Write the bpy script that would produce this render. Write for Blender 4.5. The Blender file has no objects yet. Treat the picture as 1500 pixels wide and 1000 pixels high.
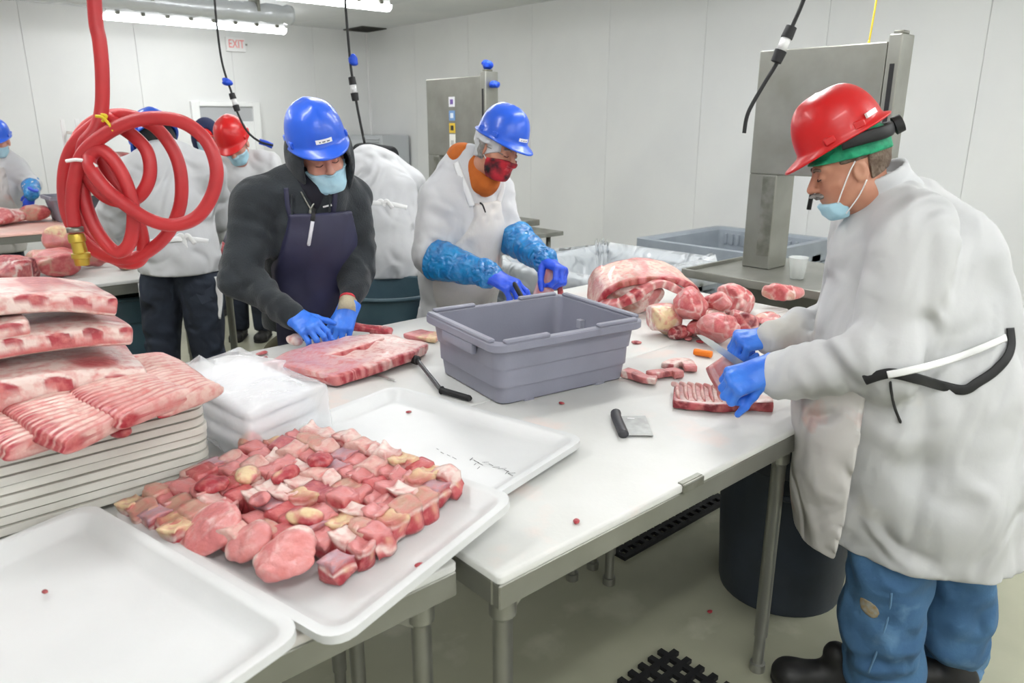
import bpy, bmesh, math, random
import numpy as np
from mathutils import Vector, Matrix

# ------------------------------------------------------------------ camera, world, light, exposure
SC = bpy.context.scene
COL = SC.collection
F_PX, PITCH, CAM_H, HEAD = 1100.0, math.atan(318 / 1100.0), 1.68, math.radians(41.5)
cam = bpy.data.cameras.new('camera')
cam.sensor_width = 36.0
cam.lens = 36.0 * F_PX / 1500.0
cam.dof.use_dof = True
cam.dof.focus_distance = 2.4
cam.dof.aperture_fstop = 4.5
cam_o = bpy.data.objects.new('camera', cam)
COL.objects.link(cam_o)
cam_o.location = (0, 0, CAM_H)
cam_o.rotation_euler = (math.pi / 2 - PITCH, 0, -HEAD)
SC.camera = cam_o
w_ = bpy.data.worlds.new('world'); SC.world = w_; w_.use_nodes = True
w_.node_tree.nodes['Background'].inputs[0].default_value = (.9, .95, 1, 1)
w_.node_tree.nodes['Background'].inputs[1].default_value = .3
SC.view_settings.view_transform = 'Standard'
SC.view_settings.look = 'None'
SC.view_settings.gamma = 1
SC.view_settings.use_curve_mapping = False
SC.view_settings.exposure = 0.0
LAMP_W = 5.0

# room frame: X runs along the tables (right and away), Y runs left and away, camera above the origin
FWD = np.array([math.sin(HEAD), math.cos(HEAD), 0.0]); RGT = np.array([math.cos(HEAD), -math.sin(HEAD), 0.0])
UP = np.array([0, 0, 1.0])
def ray(u, v):
    x = (u - 750) / F_PX; y = (500 - v) / F_PX
    return x, math.cos(PITCH) + y * math.sin(PITCH), -math.sin(PITCH) + y * math.cos(PITCH)
def D(u, v, d):
    x, y, c = ray(u, v); t = d / y
    return RGT * x * t + FWD * d + UP * (CAM_H + c * t)
def Z(u, v, z):
    x, y, c = ray(u, v); t = (z - CAM_H) / c
    return RGT * x * t + FWD * y * t + UP * z
def V(*a): return np.array(a, float)
def nrm(a): a = np.asarray(a, float); return a / (np.linalg.norm(a) + 1e-9)
RNG = random.Random(7)

# ------------------------------------------------------------------ materials
def srgb(r, g, b):
    f = lambda c: (c / 255 / 12.92) if c / 255 <= .04045 else ((c / 255 + .055) / 1.055) ** 2.4
    return (f(r), f(g), f(b), 1.0)
MATS = {}
def mat(name, rgb, rough=.5, metal=0, var=None, vscale=8, vdet=4, bump=0, bscale=60, spec=.5, emit=None, alpha=1,
        stain=None, sscale=5, sthr=.62, trans=0, attr=False, coat=0, stretch=None, sheen=0, crease=None, vein=None):
    if name in MATS: return MATS[name]
    m = bpy.data.materials.new(name); m.use_nodes = True; MATS[name] = m
    n = m.node_tree.nodes; l = m.node_tree.links; b = n['Principled BSDF']
    c = srgb(*rgb)
    b.inputs['Base Color'].default_value = c
    b.inputs['Roughness'].default_value = rough
    b.inputs['Metallic'].default_value = metal
    b.inputs['Specular IOR Level'].default_value = spec
    b.inputs['Alpha'].default_value = alpha
    b.inputs['Transmission Weight'].default_value = trans
    b.inputs['Coat Weight'].default_value = coat
    b.inputs['Sheen Weight'].default_value = sheen
    tc = n.new('ShaderNodeTexCoord'); vec = tc.outputs['Object']
    if stretch:
        mp = n.new('ShaderNodeMapping'); mp.inputs['Scale'].default_value = stretch
        l.new(vec, mp.inputs['Vector']); vec = mp.outputs['Vector']
    def noise(scale, det=4):
        t = n.new('ShaderNodeTexNoise'); t.inputs['Scale'].default_value = scale; t.inputs['Detail'].default_value = det
        l.new(vec, t.inputs['Vector']); return t.outputs['Fac']
    def mix(fac, a, bb, mode='MIX'):
        x = n.new('ShaderNodeMix'); x.data_type = 'RGBA'; x.blend_type = mode
        if isinstance(fac, float): x.inputs[0].default_value = fac
        else: l.new(fac, x.inputs[0])
        for i, s in ((6, a), (7, bb)):
            if isinstance(s, tuple): x.inputs[i].default_value = s
            else: l.new(s, x.inputs[i])
        return x.outputs[2]
    def ramp(fac, lo, hi):
        r = n.new('ShaderNodeMapRange'); r.inputs[1].default_value = lo; r.inputs[2].default_value = hi
        l.new(fac, r.inputs[0]); return r.outputs[0]
    cur = c
    if attr:
        at_ = n.new('ShaderNodeVertexColor'); at_.layer_name = 'Col'; cur = at_.outputs['Color']
        cur_used = True
    if var:
        cur = mix(ramp(noise(vscale, vdet), .35, .65), cur, srgb(*var)) if not attr else mix(ramp(noise(vscale, vdet), .45, .75), cur, srgb(*var))
    if stain:
        cur = mix(ramp(noise(sscale, 6), sthr, sthr + .1), cur, srgb(*stain))
    if not isinstance(cur, tuple): l.new(cur, b.inputs['Base Color'])
    if emit:
        b.inputs['Emission Color'].default_value = srgb(*emit[0]); b.inputs['Emission Strength'].default_value = emit[1]
    def ridged(scale, det, dist):
        t = n.new('ShaderNodeTexNoise'); t.noise_type = 'RIDGED_MULTIFRACTAL'; t.normalize = True
        t.inputs['Scale'].default_value = scale; t.inputs['Detail'].default_value = det; t.inputs['Distortion'].default_value = dist
        l.new(vec, t.inputs['Vector']); return t.outputs['Fac']
    if vein:
        cur = mix(ramp(ridged(vein[0], 3, .6), vein[2], vein[2] + .15), cur, srgb(*vein[1])); l.new(cur, b.inputs['Base Color'])
    if crease:
        cp = n.new('ShaderNodeBump'); cp.inputs['Strength'].default_value = crease[1]; cp.inputs['Distance'].default_value = crease[2] if len(crease) > 2 else .02
        cp.invert = True
        l.new(ridged(crease[0], 2.5, .9), cp.inputs['Height']); l.new(cp.outputs['Normal'], b.inputs['Normal'])
    if bump:
        bp = n.new('ShaderNodeBump'); bp.inputs['Strength'].default_value = bump; bp.inputs['Distance'].default_value = .01
        l.new(noise(bscale, 5), bp.inputs['Height'])
        if crease: l.new(cp.outputs['Normal'], bp.inputs['Normal'])
        l.new(bp.outputs['Normal'], b.inputs['Normal'])
    return m

# ------------------------------------------------------------------ objects
def tag(o, label=None, cat=None, group=None, kind=None):
    if label: o['label'] = label
    if cat: o['category'] = cat
    if group: o['group'] = group
    if kind: o['kind'] = kind
    return o
def thing(name, loc, label, cat, group=None, rz=0):
    o = bpy.data.objects.new(name, None); COL.objects.link(o)
    o.location = tuple(loc); o.rotation_euler.z = rz; o.empty_display_size = .1
    return tag(o, label, cat, group)
def obj(name, vf, m, parent=None, smooth=True, org=None, local=False, colors=None, auto=None):
    """verts are world coordinates; they are stored relative to the parent (or to the object's own base)"""
    v, f = vf
    v = np.asarray(v, float)
    if not local:
        if parent is not None:
            base = np.array(parent.matrix_basis.translation if parent.parent is None else parent.matrix_basis.translation + parent.parent.matrix_basis.translation)
        else:
            base = np.array(org) if org is not None else np.array([(v[:, 0].min() + v[:, 0].max()) / 2, (v[:, 1].min() + v[:, 1].max()) / 2, v[:, 2].min()])
        v = v - base
    me = bpy.data.meshes.new(name)
    me.from_pydata(v.tolist(), [], [tuple(int(i) for i in q) for q in f])
    me.materials.append(m)
    if smooth: me.shade_smooth()
    if auto is not None:
        me.shade_smooth()
        try: me.set_sharp_from_angle(angle=math.radians(auto))
        except Exception: pass
    if colors is not None:
        ca = me.color_attributes.new('Col', 'FLOAT_COLOR', 'POINT')
        cc = np.ones((len(v), 4), np.float32); cc[:, :3] = colors
        ca.data.foreach_set('color', cc.ravel())
    o = bpy.data.objects.new(name, me); COL.objects.link(o)
    if parent is not None: o.parent = parent
    elif not local: o.location = tuple(base)
    return o
def join(*parts):
    vs, fs, k = [], [], 0
    for v, f in parts:
        vs.append(np.asarray(v, float)); fs += [tuple(i + k for i in q) for q in f]; k += len(v)
    return np.concatenate(vs), fs
def xf(vf, loc=(0, 0, 0), ax=None):
    """ax: 3 column axes (local x,y,z in world)"""
    v, f = vf; v = np.asarray(v, float)
    if ax is not None: v = v[:, 0:1] * ax[0] + v[:, 1:2] * ax[1] + v[:, 2:3] * ax[2]
    return v + np.asarray(loc, float), f
def rotz(a): c, s = math.cos(a), math.sin(a); return [V(c, s, 0), V(-s, c, 0), V(0, 0, 1)]
def axes(y, z):
    y = nrm(y); z = np.asarray(z, float); z = nrm(z - y * np.dot(y, z)); return [np.cross(y, z), y, z]
def box(x0, x1, y0, y1, z0, z1, bev=.003):
    bm = bmesh.new(); bmesh.ops.create_cube(bm, size=1)
    for v in bm.verts: v.co = Vector(((x0 + x1) / 2 + v.co.x * (x1 - x0), (y0 + y1) / 2 + v.co.y * (y1 - y0), (z0 + z1) / 2 + v.co.z * (z1 - z0)))
    if bev: bmesh.ops.bevel(bm, geom=bm.edges[:], offset=bev, segments=2 if bev > .004 else 1, affect='EDGES', profile=.5)
    return dump(bm)
def dump(bm):
    bm.verts.index_update()
    v = np.array([tuple(q.co) for q in bm.verts]); f = [tuple(q.index for q in p.verts) for p in bm.faces]; bm.free(); return v, f
def loft(loops, cap0=True, cap1=True, close=True):
    n = len(loops[0]); vs = np.concatenate([np.asarray(q, float) for q in loops]); fs = []
    for k in range(len(loops) - 1):
        for i in range(n if close else n - 1):
            j = (i + 1) % n; fs.append((k * n + i, k * n + j, (k + 1) * n + j, (k + 1) * n + i))
    if cap0: fs.append(tuple(range(n - 1, -1, -1)))
    if cap1: fs.append(tuple((len(loops) - 1) * n + i for i in range(n)))
    return vs, fs
def rrect(w, d, r, n=5, z=0, cx=0, cy=0):
    p = []
    for k, (sx, sy) in enumerate(((1, 1), (-1, 1), (-1, -1), (1, -1))):
        for i in range(n + 1):
            a = math.pi / 2 * (k + i / n)
            p.append((cx + sx * (w / 2 - r) + r * math.cos(a), cy + sy * (d / 2 - r) + r * math.sin(a), z))
    return np.array(p)
def circ(r, z, n=24, cx=0, cy=0, ry=None):
    return np.array([(cx + r * math.cos(2 * math.pi * i / n), cy + (ry or r) * math.sin(2 * math.pi * i / n), z) for i in range(n)])
def lathe(prof, n=24, cap0=True, cap1=True): return loft([circ(r, z, n) for r, z in prof], cap0, cap1)
def smooth_path(pts, m=8, closed=False):
    p = np.asarray(pts, float); out = []; n = len(p)
    for i in range(n - 1):
        a, b, c, d = p[max(i - 1, 0)], p[i], p[i + 1], p[min(i + 2, n - 1)]
        for k in range(m):
            t = k / m
            out.append(.5 * (2 * b + (c - a) * t + (2 * a - 5 * b + 4 * c - d) * t * t + (3 * b - a - 3 * c + d) * t ** 3))
    out.append(p[-1]); return np.array(out)
def tube(pts, r, n=10, flat=1.0, side=None, caps=True):
    p = np.asarray(pts, float); loops = []
    t = np.gradient(p, axis=0); t /= np.linalg.norm(t, axis=1)[:, None] + 1e-9
    u = np.asarray(side, float) if side is not None else (V(0, 0, 1) if abs(t[0][2]) < .9 else V(1, 0, 0))
    rr = np.broadcast_to(np.asarray(r, float), (len(p),))
    for i in range(len(p)):
        u = u - t[i] * np.dot(u, t[i]); u = nrm(u); w = np.cross(t[i], u)
        loops.append([p[i] + rr[i] * (math.cos(a) * u + flat * math.sin(a) * w) for a in [2 * math.pi * k / n for k in range(n)]])
    return loft(loops, caps, caps)
def cyl(a, b, r, r2=None, n=16): return tube([a, b], [r, r2 if r2 is not None else r], n)

# ------------------------------------------------------------------ implicit surfaces (numpy surface nets)
def snet(f, lo, hi, h):
    lo = np.asarray(lo, float) - 2 * h; hi = np.asarray(hi, float) + 2 * h
    n = np.ceil((hi - lo) / h).astype(int) + 1
    gx, gy, gz = [(lo[i] + h * np.arange(n[i])).astype(np.float32) for i in range(3)]
    P = np.stack(np.meshgrid(gx, gy, gz, indexing='ij'), -1).reshape(-1, 3)
    val = f(P).reshape(n).astype(np.float32)
    val[0] = val[-1] = 1; val[:, 0] = val[:, -1] = 1; val[:, :, 0] = val[:, :, -1] = 1
    s = val < 0
    C = [(i, j, k) for i in (0, 1) for j in (0, 1) for k in (0, 1)]
    sl = lambda A, c: A[c[0]:n[0] - 1 + c[0], c[1]:n[1] - 1 + c[1], c[2]:n[2] - 1 + c[2]]
    cnt = sum(sl(s, c).astype(np.int8) for c in C)
    act = (cnt > 0) & (cnt < 8)
    idx = np.argwhere(act)
    cv = {c: sl(val, c)[act] for c in C}
    acc = np.zeros((len(idx), 3)); num = np.zeros(len(idx))
    for a in C:
        for ax in range(3):
            if a[ax] == 0:
                b = list(a); b[ax] = 1; b = tuple(b)
                m = (cv[a] < 0) != (cv[b] < 0)
                t = cv[a] / np.where(m, cv[a] - cv[b], 1)
                q = np.tile(np.array(a, float), (len(idx), 1)); q[:, ax] += t
                acc += q * m[:, None]; num += m
    verts = lo + h * (idx + acc / num[:, None])
    ids = -np.ones(act.shape, np.int64); ids[act] = np.arange(len(idx))
    faces = []
    for ax in range(3):
        o1, o2 = [(1, 2), (2, 0), (0, 1)][ax]
        a = [slice(1, n[i] - 1) for i in range(3)]; b = list(a)
        a[ax] = slice(0, n[ax] - 1); b[ax] = slice(1, n[ax])
        sa, sb = s[tuple(a)], s[tuple(b)]
        e = np.argwhere(sa != sb); fl = sa[sa != sb]
        e = e + 1; e[:, ax] -= 1
        d1 = np.zeros(3, int); d1[o1] = 1; d2 = np.zeros(3, int); d2[o2] = 1
        q = [ids[tuple((e - x).T)] for x in (d1 + d2, d2, 0 * d1, d1)]
        Q = np.stack(q, 1); Q[~fl] = Q[~fl][:, ::-1]
        faces.append(Q)
    return verts, np.concatenate(faces)
def smin(a, b, k):
    h = np.clip(.5 + .5 * (b - a) / k, 0, 1); return b + (a - b) * h - k * h * (1 - h)
def smax(a, b, k): return -smin(-a, -b, k)
def uni(ds, k):
    r = ds[0]
    for d in ds[1:]: r = smin(r, d, k)
    return r
def scap(P, a, b, ra, rb=None, wide=None, ws=1.0, rings=0, ramp_=0, ph=0):
    """tapered capsule; wide/ws stretches the section along an axis; rings = cloth folds around the limb"""
    rb = ra if rb is None else rb
    a = np.asarray(a, np.float32); b = np.asarray(b, np.float32); ba = b - a
    pa = P - a; t0 = pa @ ba / (ba @ ba + 1e-9); t = np.clip(t0, 0, 1)
    q = pa - t[:, None] * ba
    if wide is not None:
        w = np.asarray(wide, np.float32); q = q + (q @ w)[:, None] * w * np.float32(1 / ws - 1)
    r = ra + (rb - ra) * t
    if rings:
        r = r + .55 * ramp_ * np.sin(rings * t0 * 6.283 + ph + 2.4 * np.sin(P @ np.array([23., 17., 11.], np.float32) + ph) ) * np.clip(.3 + .7 * np.sin(P @ np.array([-9., 13., 7.], np.float32) + ph * 2), 0, 1)
    return np.sqrt((q * q).sum(1)) - r
def sell(P, c, r, ax=None):
    q = P - np.asarray(c, np.float32)
    if ax is not None: q = np.stack([q @ np.asarray(a, np.float32) for a in ax], 1)
    r = np.asarray(r, np.float32); k0 = np.sqrt(((q / r) ** 2).sum(1)); k1 = np.sqrt(((q / r ** 2) ** 2).sum(1)) + 1e-9
    return k0 * (k0 - 1) / k1
def splane(P, p, n): return (P - np.asarray(p, np.float32)) @ np.asarray(nrm(n), np.float32)
def wav(P, seed, freq, n=6):
    r = np.random.RandomState(seed); s = 0
    for i in range(n):
        d = r.normal(size=3); d /= np.linalg.norm(d)
        s = s + np.sin(P @ (d * freq * r.uniform(.6, 1.6)).astype(np.float32) + r.uniform(0, 6.3))
    return s / n
def fold(P, seed, freq, stretch=(1, 1, .45)):
    Q = P * np.array(stretch, np.float32)
    w = Q + .35 / freq * np.stack([wav(Q, seed + k, freq * .8, 4) for k in (1, 2, 3)], 1) * 4
    return 1 - 2 * np.abs(wav(w.astype(np.float32), seed, freq, 3))
# ------------------------------------------------------------------ common materials
M_WALL = mat('wall_panel', (229, 230, 229), .45, var=(223, 224, 224), vscale=1.2, bump=.02, bscale=30)
M_CEIL = mat('ceiling_panel', (222, 223, 223), .5, var=(214, 216, 217), vscale=1.5)
M_GAP = mat('panel_joint', (205, 207, 206), .7)
M_FLOOR = mat('floor_sealed', (172, 172, 150), .34, var=(156, 156, 136), vscale=2.2, stain=(186, 186, 166), sscale=3.1, sthr=.58, bump=.03, bscale=25)
M_STEEL = mat('stainless', (156, 156, 149), .36, metal=.7, var=(142, 142, 134), vscale=5, bump=.015, bscale=60)
M_STEELD = mat('stainless_dull', (150, 150, 142), .42, metal=.8, var=(118, 118, 108), vscale=14)
M_BOARD = mat('cutting_board', (211, 211, 208), .4, var=(205, 205, 201), vscale=6, stain=(218, 206, 200), sscale=4.5, sthr=.6, bump=.05, bscale=90)
M_TRAY = mat('tray_plastic', (213, 214, 214), .32, var=(208, 209, 209), vscale=5, bump=.03, bscale=70)
M_TRAYS = mat('tray_plastic_aged', (216, 214, 206), .4, var=(209, 207, 198), vscale=7, bump=.03, bscale=60)
M_TUB = mat('tub_grey', (142, 143, 157), .45, var=(134, 135, 148), vscale=5, bump=.04, bscale=160)
M_BINW = mat('bin_grey', (150, 158, 166), .5, var=(140, 148, 156), vscale=5)
M_CANT = mat('can_teal', (62, 88, 98), .5, var=(54, 78, 90), vscale=6, bump=.05, bscale=60)
M_CANN = mat('can_navy', (50, 58, 70), .5, var=(43, 50, 60), vscale=6, bump=.05, bscale=60)
M_BLACK = mat('black_rubber', (24, 24, 26), .6, bump=.05, bscale=100)
M_WHITEP = mat('white_plastic', (235, 235, 235), .4)
M_LINER = mat('clear_liner', (236, 240, 242), .12, alpha=.45, crease=(9, 1.0, .06), spec=.9)
M_HOSE = mat('hose_red', (196, 52, 56), .42, var=(178, 44, 50), vscale=9)
M_BRASS = mat('brass', (190, 165, 70), .35, metal=.7)
M_YEL = mat('yellow_cord', (222, 196, 40), .5)
M_BLUEB = mat('blue_bag', (30, 80, 210), .45)

# ------------------------------------------------------------------ room shell
XW, YW, ZC, XB, YB = 6.34, 10.43, 3.0, -3.2, -3.0
def struct(name, vf, m, parent=None, label=None):
    o = obj(name, vf, m, parent, smooth=False)
    if parent is None: tag(o, label, kind='structure')
    return o
struct('floor', box(XB - .2, XW + .2, YB - .2, YW + .2, -.2, 0, 0), M_FLOOR, label='grey green sealed concrete floor under the tables')
wr = struct('wall_right', box(XW + .02, XW + .2, YB, YW, 0, ZC, 0), M_GAP, label='white panelled wall behind the bandsaws')
def panels(parent, cells):
    meshes = {}
    for (cx, cy, cz, sx, sy, sz) in cells:
        k = (round(sx, 3), round(sy, 3), round(sz, 3))
        if k not in meshes:
            o = obj('panel', box(-sx / 2, sx / 2, -sy / 2, sy / 2, -sz / 2, sz / 2, .003), M_CEIL if parent.name == 'ceiling' else M_WALL, parent, smooth=False, local=True)
            meshes[k] = o.data
        else:
            o = bpy.data.objects.new('panel', meshes[k]); COL.objects.link(o); o.parent = parent
        p = parent.location; o.location = (cx - p.x, cy - p.y, cz - p.z)
G = .0025
ys = [2.06 - 1.19 * 4 + 1.19 * k for k in range(12)]; ys = [YB] + [y for y in ys if YB + .1 < y < YW - .1] + [YW]
panels(wr, [(XW + .01, (a + b) / 2, ZC / 2, .02, b - a - G, ZC) for a, b in zip(ys, ys[1:])])
wl = struct('wall_left', box(XB, XW, YW + .02, YW + .2, 0, ZC, 0), M_GAP, label='white panelled wall with the exit door')
xs = [1.88 - 1.19 * 4 + 1.19 * k for k in range(9)]; xs = [XB] + [x for x in xs if XB + .1 < x < XW - .1] + [XW]
panels(wl, [((a + b) / 2, YW + .01, ZC / 2, b - a - G, .02, ZC) for a, b in zip(xs, xs[1:])])
struct('wall_back', box(XB, XW, YB - .2, YB, 0, ZC, 0), M_WALL, label='white wall behind the camera')
struct('wall_side', box(XB - .2, XB, YB, YW, 0, ZC, 0), M_WALL, label='white wall left of the camera')
ce = struct('ceiling', box(XB, XW, YB, YW, ZC + .02, ZC + .2, 0), M_GAP, label='white panelled ceiling')
cx_ = [XB + i * (XW - XB) / 8 for i in range(9)]; cy_ = [YB, 1.4, 5.9, YW]
panels(ce, [((a + b) / 2, (c + d) / 2, ZC + .01, b - a - G, d - c - G, .02) for a, b in zip(cx_, cx_[1:]) for c, d in zip(cy_, cy_[1:])])
struct('baseboard_right', box(XW - .02, XW, YB, YW, 0, .12, .004), M_WHITEP, label='white base trim of the right wall')
struct('baseboard_left', box(XB, XW - .02, YW - .02, YW, 0, .12, .004), M_WHITEP, label='white base trim of the far wall')
struct('trim_1', box(XW - .03, XW, YW - .03, YW, .12, ZC, .004), M_WHITEP, label='corner trim where the two white walls meet')
# door
dr = bpy.data.objects.new('door_1', None); COL.objects.link(dr); dr.location = (4.1, YW, 0); tag(dr, 'white framed door with a grey upper panel under the exit sign', kind='structure')
M_DOORG = mat('door_grey', (178, 180, 183), .5); M_DOORF = mat('door_frame', (238, 239, 239), .35)
obj('frame', join(box(3.64, 3.74, YW - .06, YW + .0, 0, 1.97), box(4.46, 4.56, YW - .06, YW, 0, 1.97), box(3.741, 4.459, YW - .06, YW, 1.91, 1.97)), M_DOORF, dr, smooth=False)
obj('upper_panel', box(3.74, 4.46, YW - .03, YW - .005, 1.72, 1.91), M_DOORG, dr, smooth=False)
obj('leaf', box(3.74, 4.46, YW - .035, YW - .005, .01, 1.72), M_DOORF, dr, smooth=False)
sw = thing('wall_switch', (5.05, YW, 1.35), 'small white switch plate on the far wall right of the door', 'switch')
obj('plate', box(4.99, 5.11, YW - .015, YW, 1.3, 1.46, .004), M_WHITEP, sw, smooth=False); obj('toggle', box(5.04, 5.06, YW - .03, YW - .012, 1.36, 1.4), M_WHITEP, sw, smooth=False)
# exit sign
ex = thing('exit_sign', (4.31, YW, 2.6), 'white box exit sign with red letters above the door', 'sign')
obj('housing', box(4.185, 4.435, YW - .06, YW, 2.605, 2.785, .006), M_WHITEP, ex, smooth=False)
obj('bracket', box(4.435, 4.47, YW - .04, YW - .02, 2.69, 2.71, .002), M_STEELD, ex, smooth=False)
def text(body, size, m, parent, loc, ax, name='lettering', ext=.002):
    cu = bpy.data.curves.new(name, 'FONT'); cu.body = body; cu.size = size; cu.extrude = ext; cu.align_x = 'CENTER'; cu.align_y = 'CENTER'
    t = bpy.data.objects.new('tmp', cu); COL.objects.link(t)
    me = bpy.data.meshes.new_from_object(t.evaluated_get(bpy.context.evaluated_depsgraph_get()))
    v = np.array([tuple(q.co) for q in me.vertices]); f = [tuple(p.vertices) for p in me.polygons]
    bpy.data.objects.remove(t); bpy.data.curves.remove(cu); bpy.data.meshes.remove(me)
    return obj(name, xf((v, f), loc, ax), m, parent, smooth=False)
M_EXIT = mat('exit_red', (236, 130, 130), .5)
text('EXIT', .145, M_EXIT, ex, (4.31, YW - .062, 2.695), [V(.72, 0, 0), V(0, 0, 1), V(0, -1, 0)])

# ------------------------------------------------------------------ ceiling lamps
M_GLOW = mat('lamp_diffuser', (255, 255, 255), .5, emit=((251, 252, 252), 24.0))
M_LAMPH = mat('lamp_housing', (205, 208, 208), .5)
def lamp(x0, x1, y, z, label):
    r = thing('tube_lamp', ((x0 + x1) / 2, y, z), label, 'lamp', 'fluorescent ceiling lamps')
    L = x1 - x0
    obj('diffuser', loft([[(x, y + .075 * math.cos(a), z - .0 - .055 * math.sin(a)) for a in np.linspace(0, math.pi, 9)] for x in (x0, x0 + .01, x1 - .01, x1)]), M_GLOW, r)
    obj('housing', box(x0 + .01, x1 - .01, y - .06, y + .06, z + .001, z + .07, .004), M_LAMPH, r, smooth=False)
    for k in range(8):
        xx = x0 + .12 + k * (L - .24) / 7
        obj('clip', box(xx - .02, xx + .02, y - .085, y + .085, z - .004, z + .035, .002), M_STEELD, r, smooth=False)
    for xx in (x0 + .4, x1 - .4): obj('hanger', cyl((xx, y, z + .07), (xx, y, ZC - .001), .012, n=8), M_STEELD, r)
    li = bpy.data.lights.new('lamp_light', 'AREA'); li.shape = 'RECTANGLE'; li.size = L; li.size_y = .14; li.energy = LAMP_W; li.color = (.99, 1, 1)
    o = bpy.data.objects.new('lamp_light', li); COL.objects.link(o); o.parent = r; o.location = (0, 0, -.065)
lamp(2.41, 4.40, 9.13, 2.78, 'long fluorescent lamp hung in front of the exit sign wall')
lamp(2.41, 4.40, 6.82, 2.80, 'fluorescent lamp at the top edge of the picture')
for i, (x, y) in enumerate([(2.4, 4.5), (2.4, 2.1), (2.4, -.4), (-.9, 8.2), (-.9, 5.4), (-.9, 2.6), (-.9, -.2), (-3.0, -2.2), (-.6, -2.4), (2.2, -2.3), (4.2, -.6), (3.6, 3.0)]):  # lamps out of view; the later ones are added as fill light
    lamp(x, x + (2 if y != 3.0 else 1.2), y, 2.8, 'unseen fluorescent ceiling lamp outside the picture, there to light the room')
# wrapped pipe run along the ceiling
pp = smooth_path([(1.2, 8.55, 2.86), (2.2, 8.55, 2.87), (3.2, 8.55, 2.86), (4.22, 8.55, 2.865)], 14)
rr = .1 + .008 * np.sin(np.arange(len(pp)) * 1.7) + .004 * np.sin(np.arange(len(pp)) * 3.1)
dp = thing('ceiling_pipe', (2.7, 8.55, 2.76), 'white wrapped insulated pipe along the ceiling behind the long lamp', 'pipe')
obj('wrap', tube(pp, rr, 16), mat('pipe_wrap', (214, 218, 222), .22, metal=.25, bump=.6, bscale=18), dp)
for x in (1.6, 2.7, 3.8): obj('hanger_strap', box(x - .015, x + .015, 8.435, 8.665, 2.86, ZC - .001, .002), M_STEELD, dp, smooth=False)
obj('conduit', tube(smooth_path([(-1, 9.2, 2.97), (.8, 9.3, 2.96), (1.6, 9.25, 2.92), (2.15, 9.15, 2.87), (2.395, 9.13, 2.83)], 6), .014, 8), M_STEELD, None)
tag(bpy.data.objects['conduit'], 'thin grey conduit leading along the ceiling to the long lamp', 'conduit')
vt = thing('ceiling_vent', (6.14, 10.1, 2.98), 'dark square ceiling vent in the corner of the walls', 'vent')
obj('frame', box(5.92, 6.32, 9.85, 10.38, ZC - .015, ZC + .0, .002), mat('vent_dark', (48, 46, 40), .7), vt, smooth=False)
for k in range(7): obj('slat', box(5.95, 6.29, 9.9 + k * .065, 9.93 + k * .065, ZC - .022, ZC - .013, .001), mat('vent_slat', (40, 38, 34), .7), vt, smooth=False)

# ------------------------------------------------------------------ work tables
def table(name, label, x0, x1, y0, y1, h=.86, legs=((0, 0), (1, 0), (0, 1), (1, 1)), apron=.055, lr=.021, group=None, top=None, brace=True):
    r = thing(name, ((x0 + x1) / 2, (y0 + y1) / 2, 0), label, 'table', group)
    obj('top', loft([xf((rrect(x1 - x0 - a, y1 - y0 - a, .012, 4, z), []), ((x0 + x1) / 2, (y0 + y1) / 2, 0))[0] for a, z in ((.006, h - .02), (0, h - .017), (0, h - .004), (.004, h - .001), (.012, h))]), top or M_BOARD, r, auto=40)
    z1 = h - .021; z0 = z1 - apron
    obj('apron_frame', join(box(x0 + .002, x1 - .002, y0 + .002, y0 + .024, z0, z1), box(x0 + .002, x1 - .002, y1 - .024, y1 - .002, z0, z1),
                            box(x0 + .002, x0 + .024, y0 + .025, y1 - .025, z0, z1), box(x1 - .024, x1 - .002, y0 + .025, y1 - .025, z0, z1),
                            box(x0 + .03, x1 - .03, y0 + .03, y1 - .03, z1 - .012, z1 - .004, 0)), M_STEEL, r, smooth=False)
    for i, j in legs:
        x = (x0 + .055, x1 - .055, 1.93)[i]; y = (y0 + .055, y1 - .055)[j]
        g = obj('leg', xf(lathe([(lr * 1.35, z1 - .02), (lr * 1.35, z1 - .11), (lr * 1.12, z1 - .115), (lr, z1 - .12), (lr, .13), (lr * .8, .128), (lr * .8, .03), (lr * 1.15, .028), (lr * 1.15, .0)][::-1], 16), (x, y, 0)), M_STEEL, r, auto=40)
        if brace:
            dx = (.11, -.11, -.11)[i]
            obj('gusset', loft([[(x + dx * .1, y + s, z1 - .015), (x + dx * 1.4, y + s, z1 - .015), (x + dx * .1, y + s, z1 - .13)] for s in (-.003, .003)]), M_STEEL, r, smooth=False)
    return r
T1 = table('work_table', 'white topped steel work table under the grey tub, empty corner towards the camera', .80, 3.2, .94, 1.679, legs=((0, 0), (2, 0), (1, 0), (0, 1), (2, 1), (1, 1)))
T2 = table('work_table', 'white topped steel table where the man in the dark hoodie cuts', .80, 1.90, 1.681, 2.68)
T3 = table('work_table', 'white topped steel table carrying the pile of meat beside the bandsaw', 1.905, 3.2, 1.681, 2.68)
T0 = table('work_table', 'white topped steel table in the left foreground under the trays', -1.5, .775, 1.035, 2.70)
T4 = table('work_table', 'white topped steel table behind the man with his back turned', -1.6, 1.72, 4.42, 5.35)
T5 = table('work_table', 'far table with reddish stained top at the left edge', -1.6, 1.42, 6.95, 8.0, top=mat('stained_board', (236, 205, 196), .4, var=(240, 178, 162), vscale=2.5, vdet=3))
T6 = table('work_table', 'steel bench in front of the bent man in white apron ties', 2.75, 3.6, 4.8, 5.4, top=M_STEEL)
bracket = obj('edge_clip', join(box(1.37, 1.45, .933, .944, .838, .862, .002), box(1.37, 1.45, .938, .955, .856, .8635, .002)), M_STEELD, T1, smooth=False)

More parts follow.
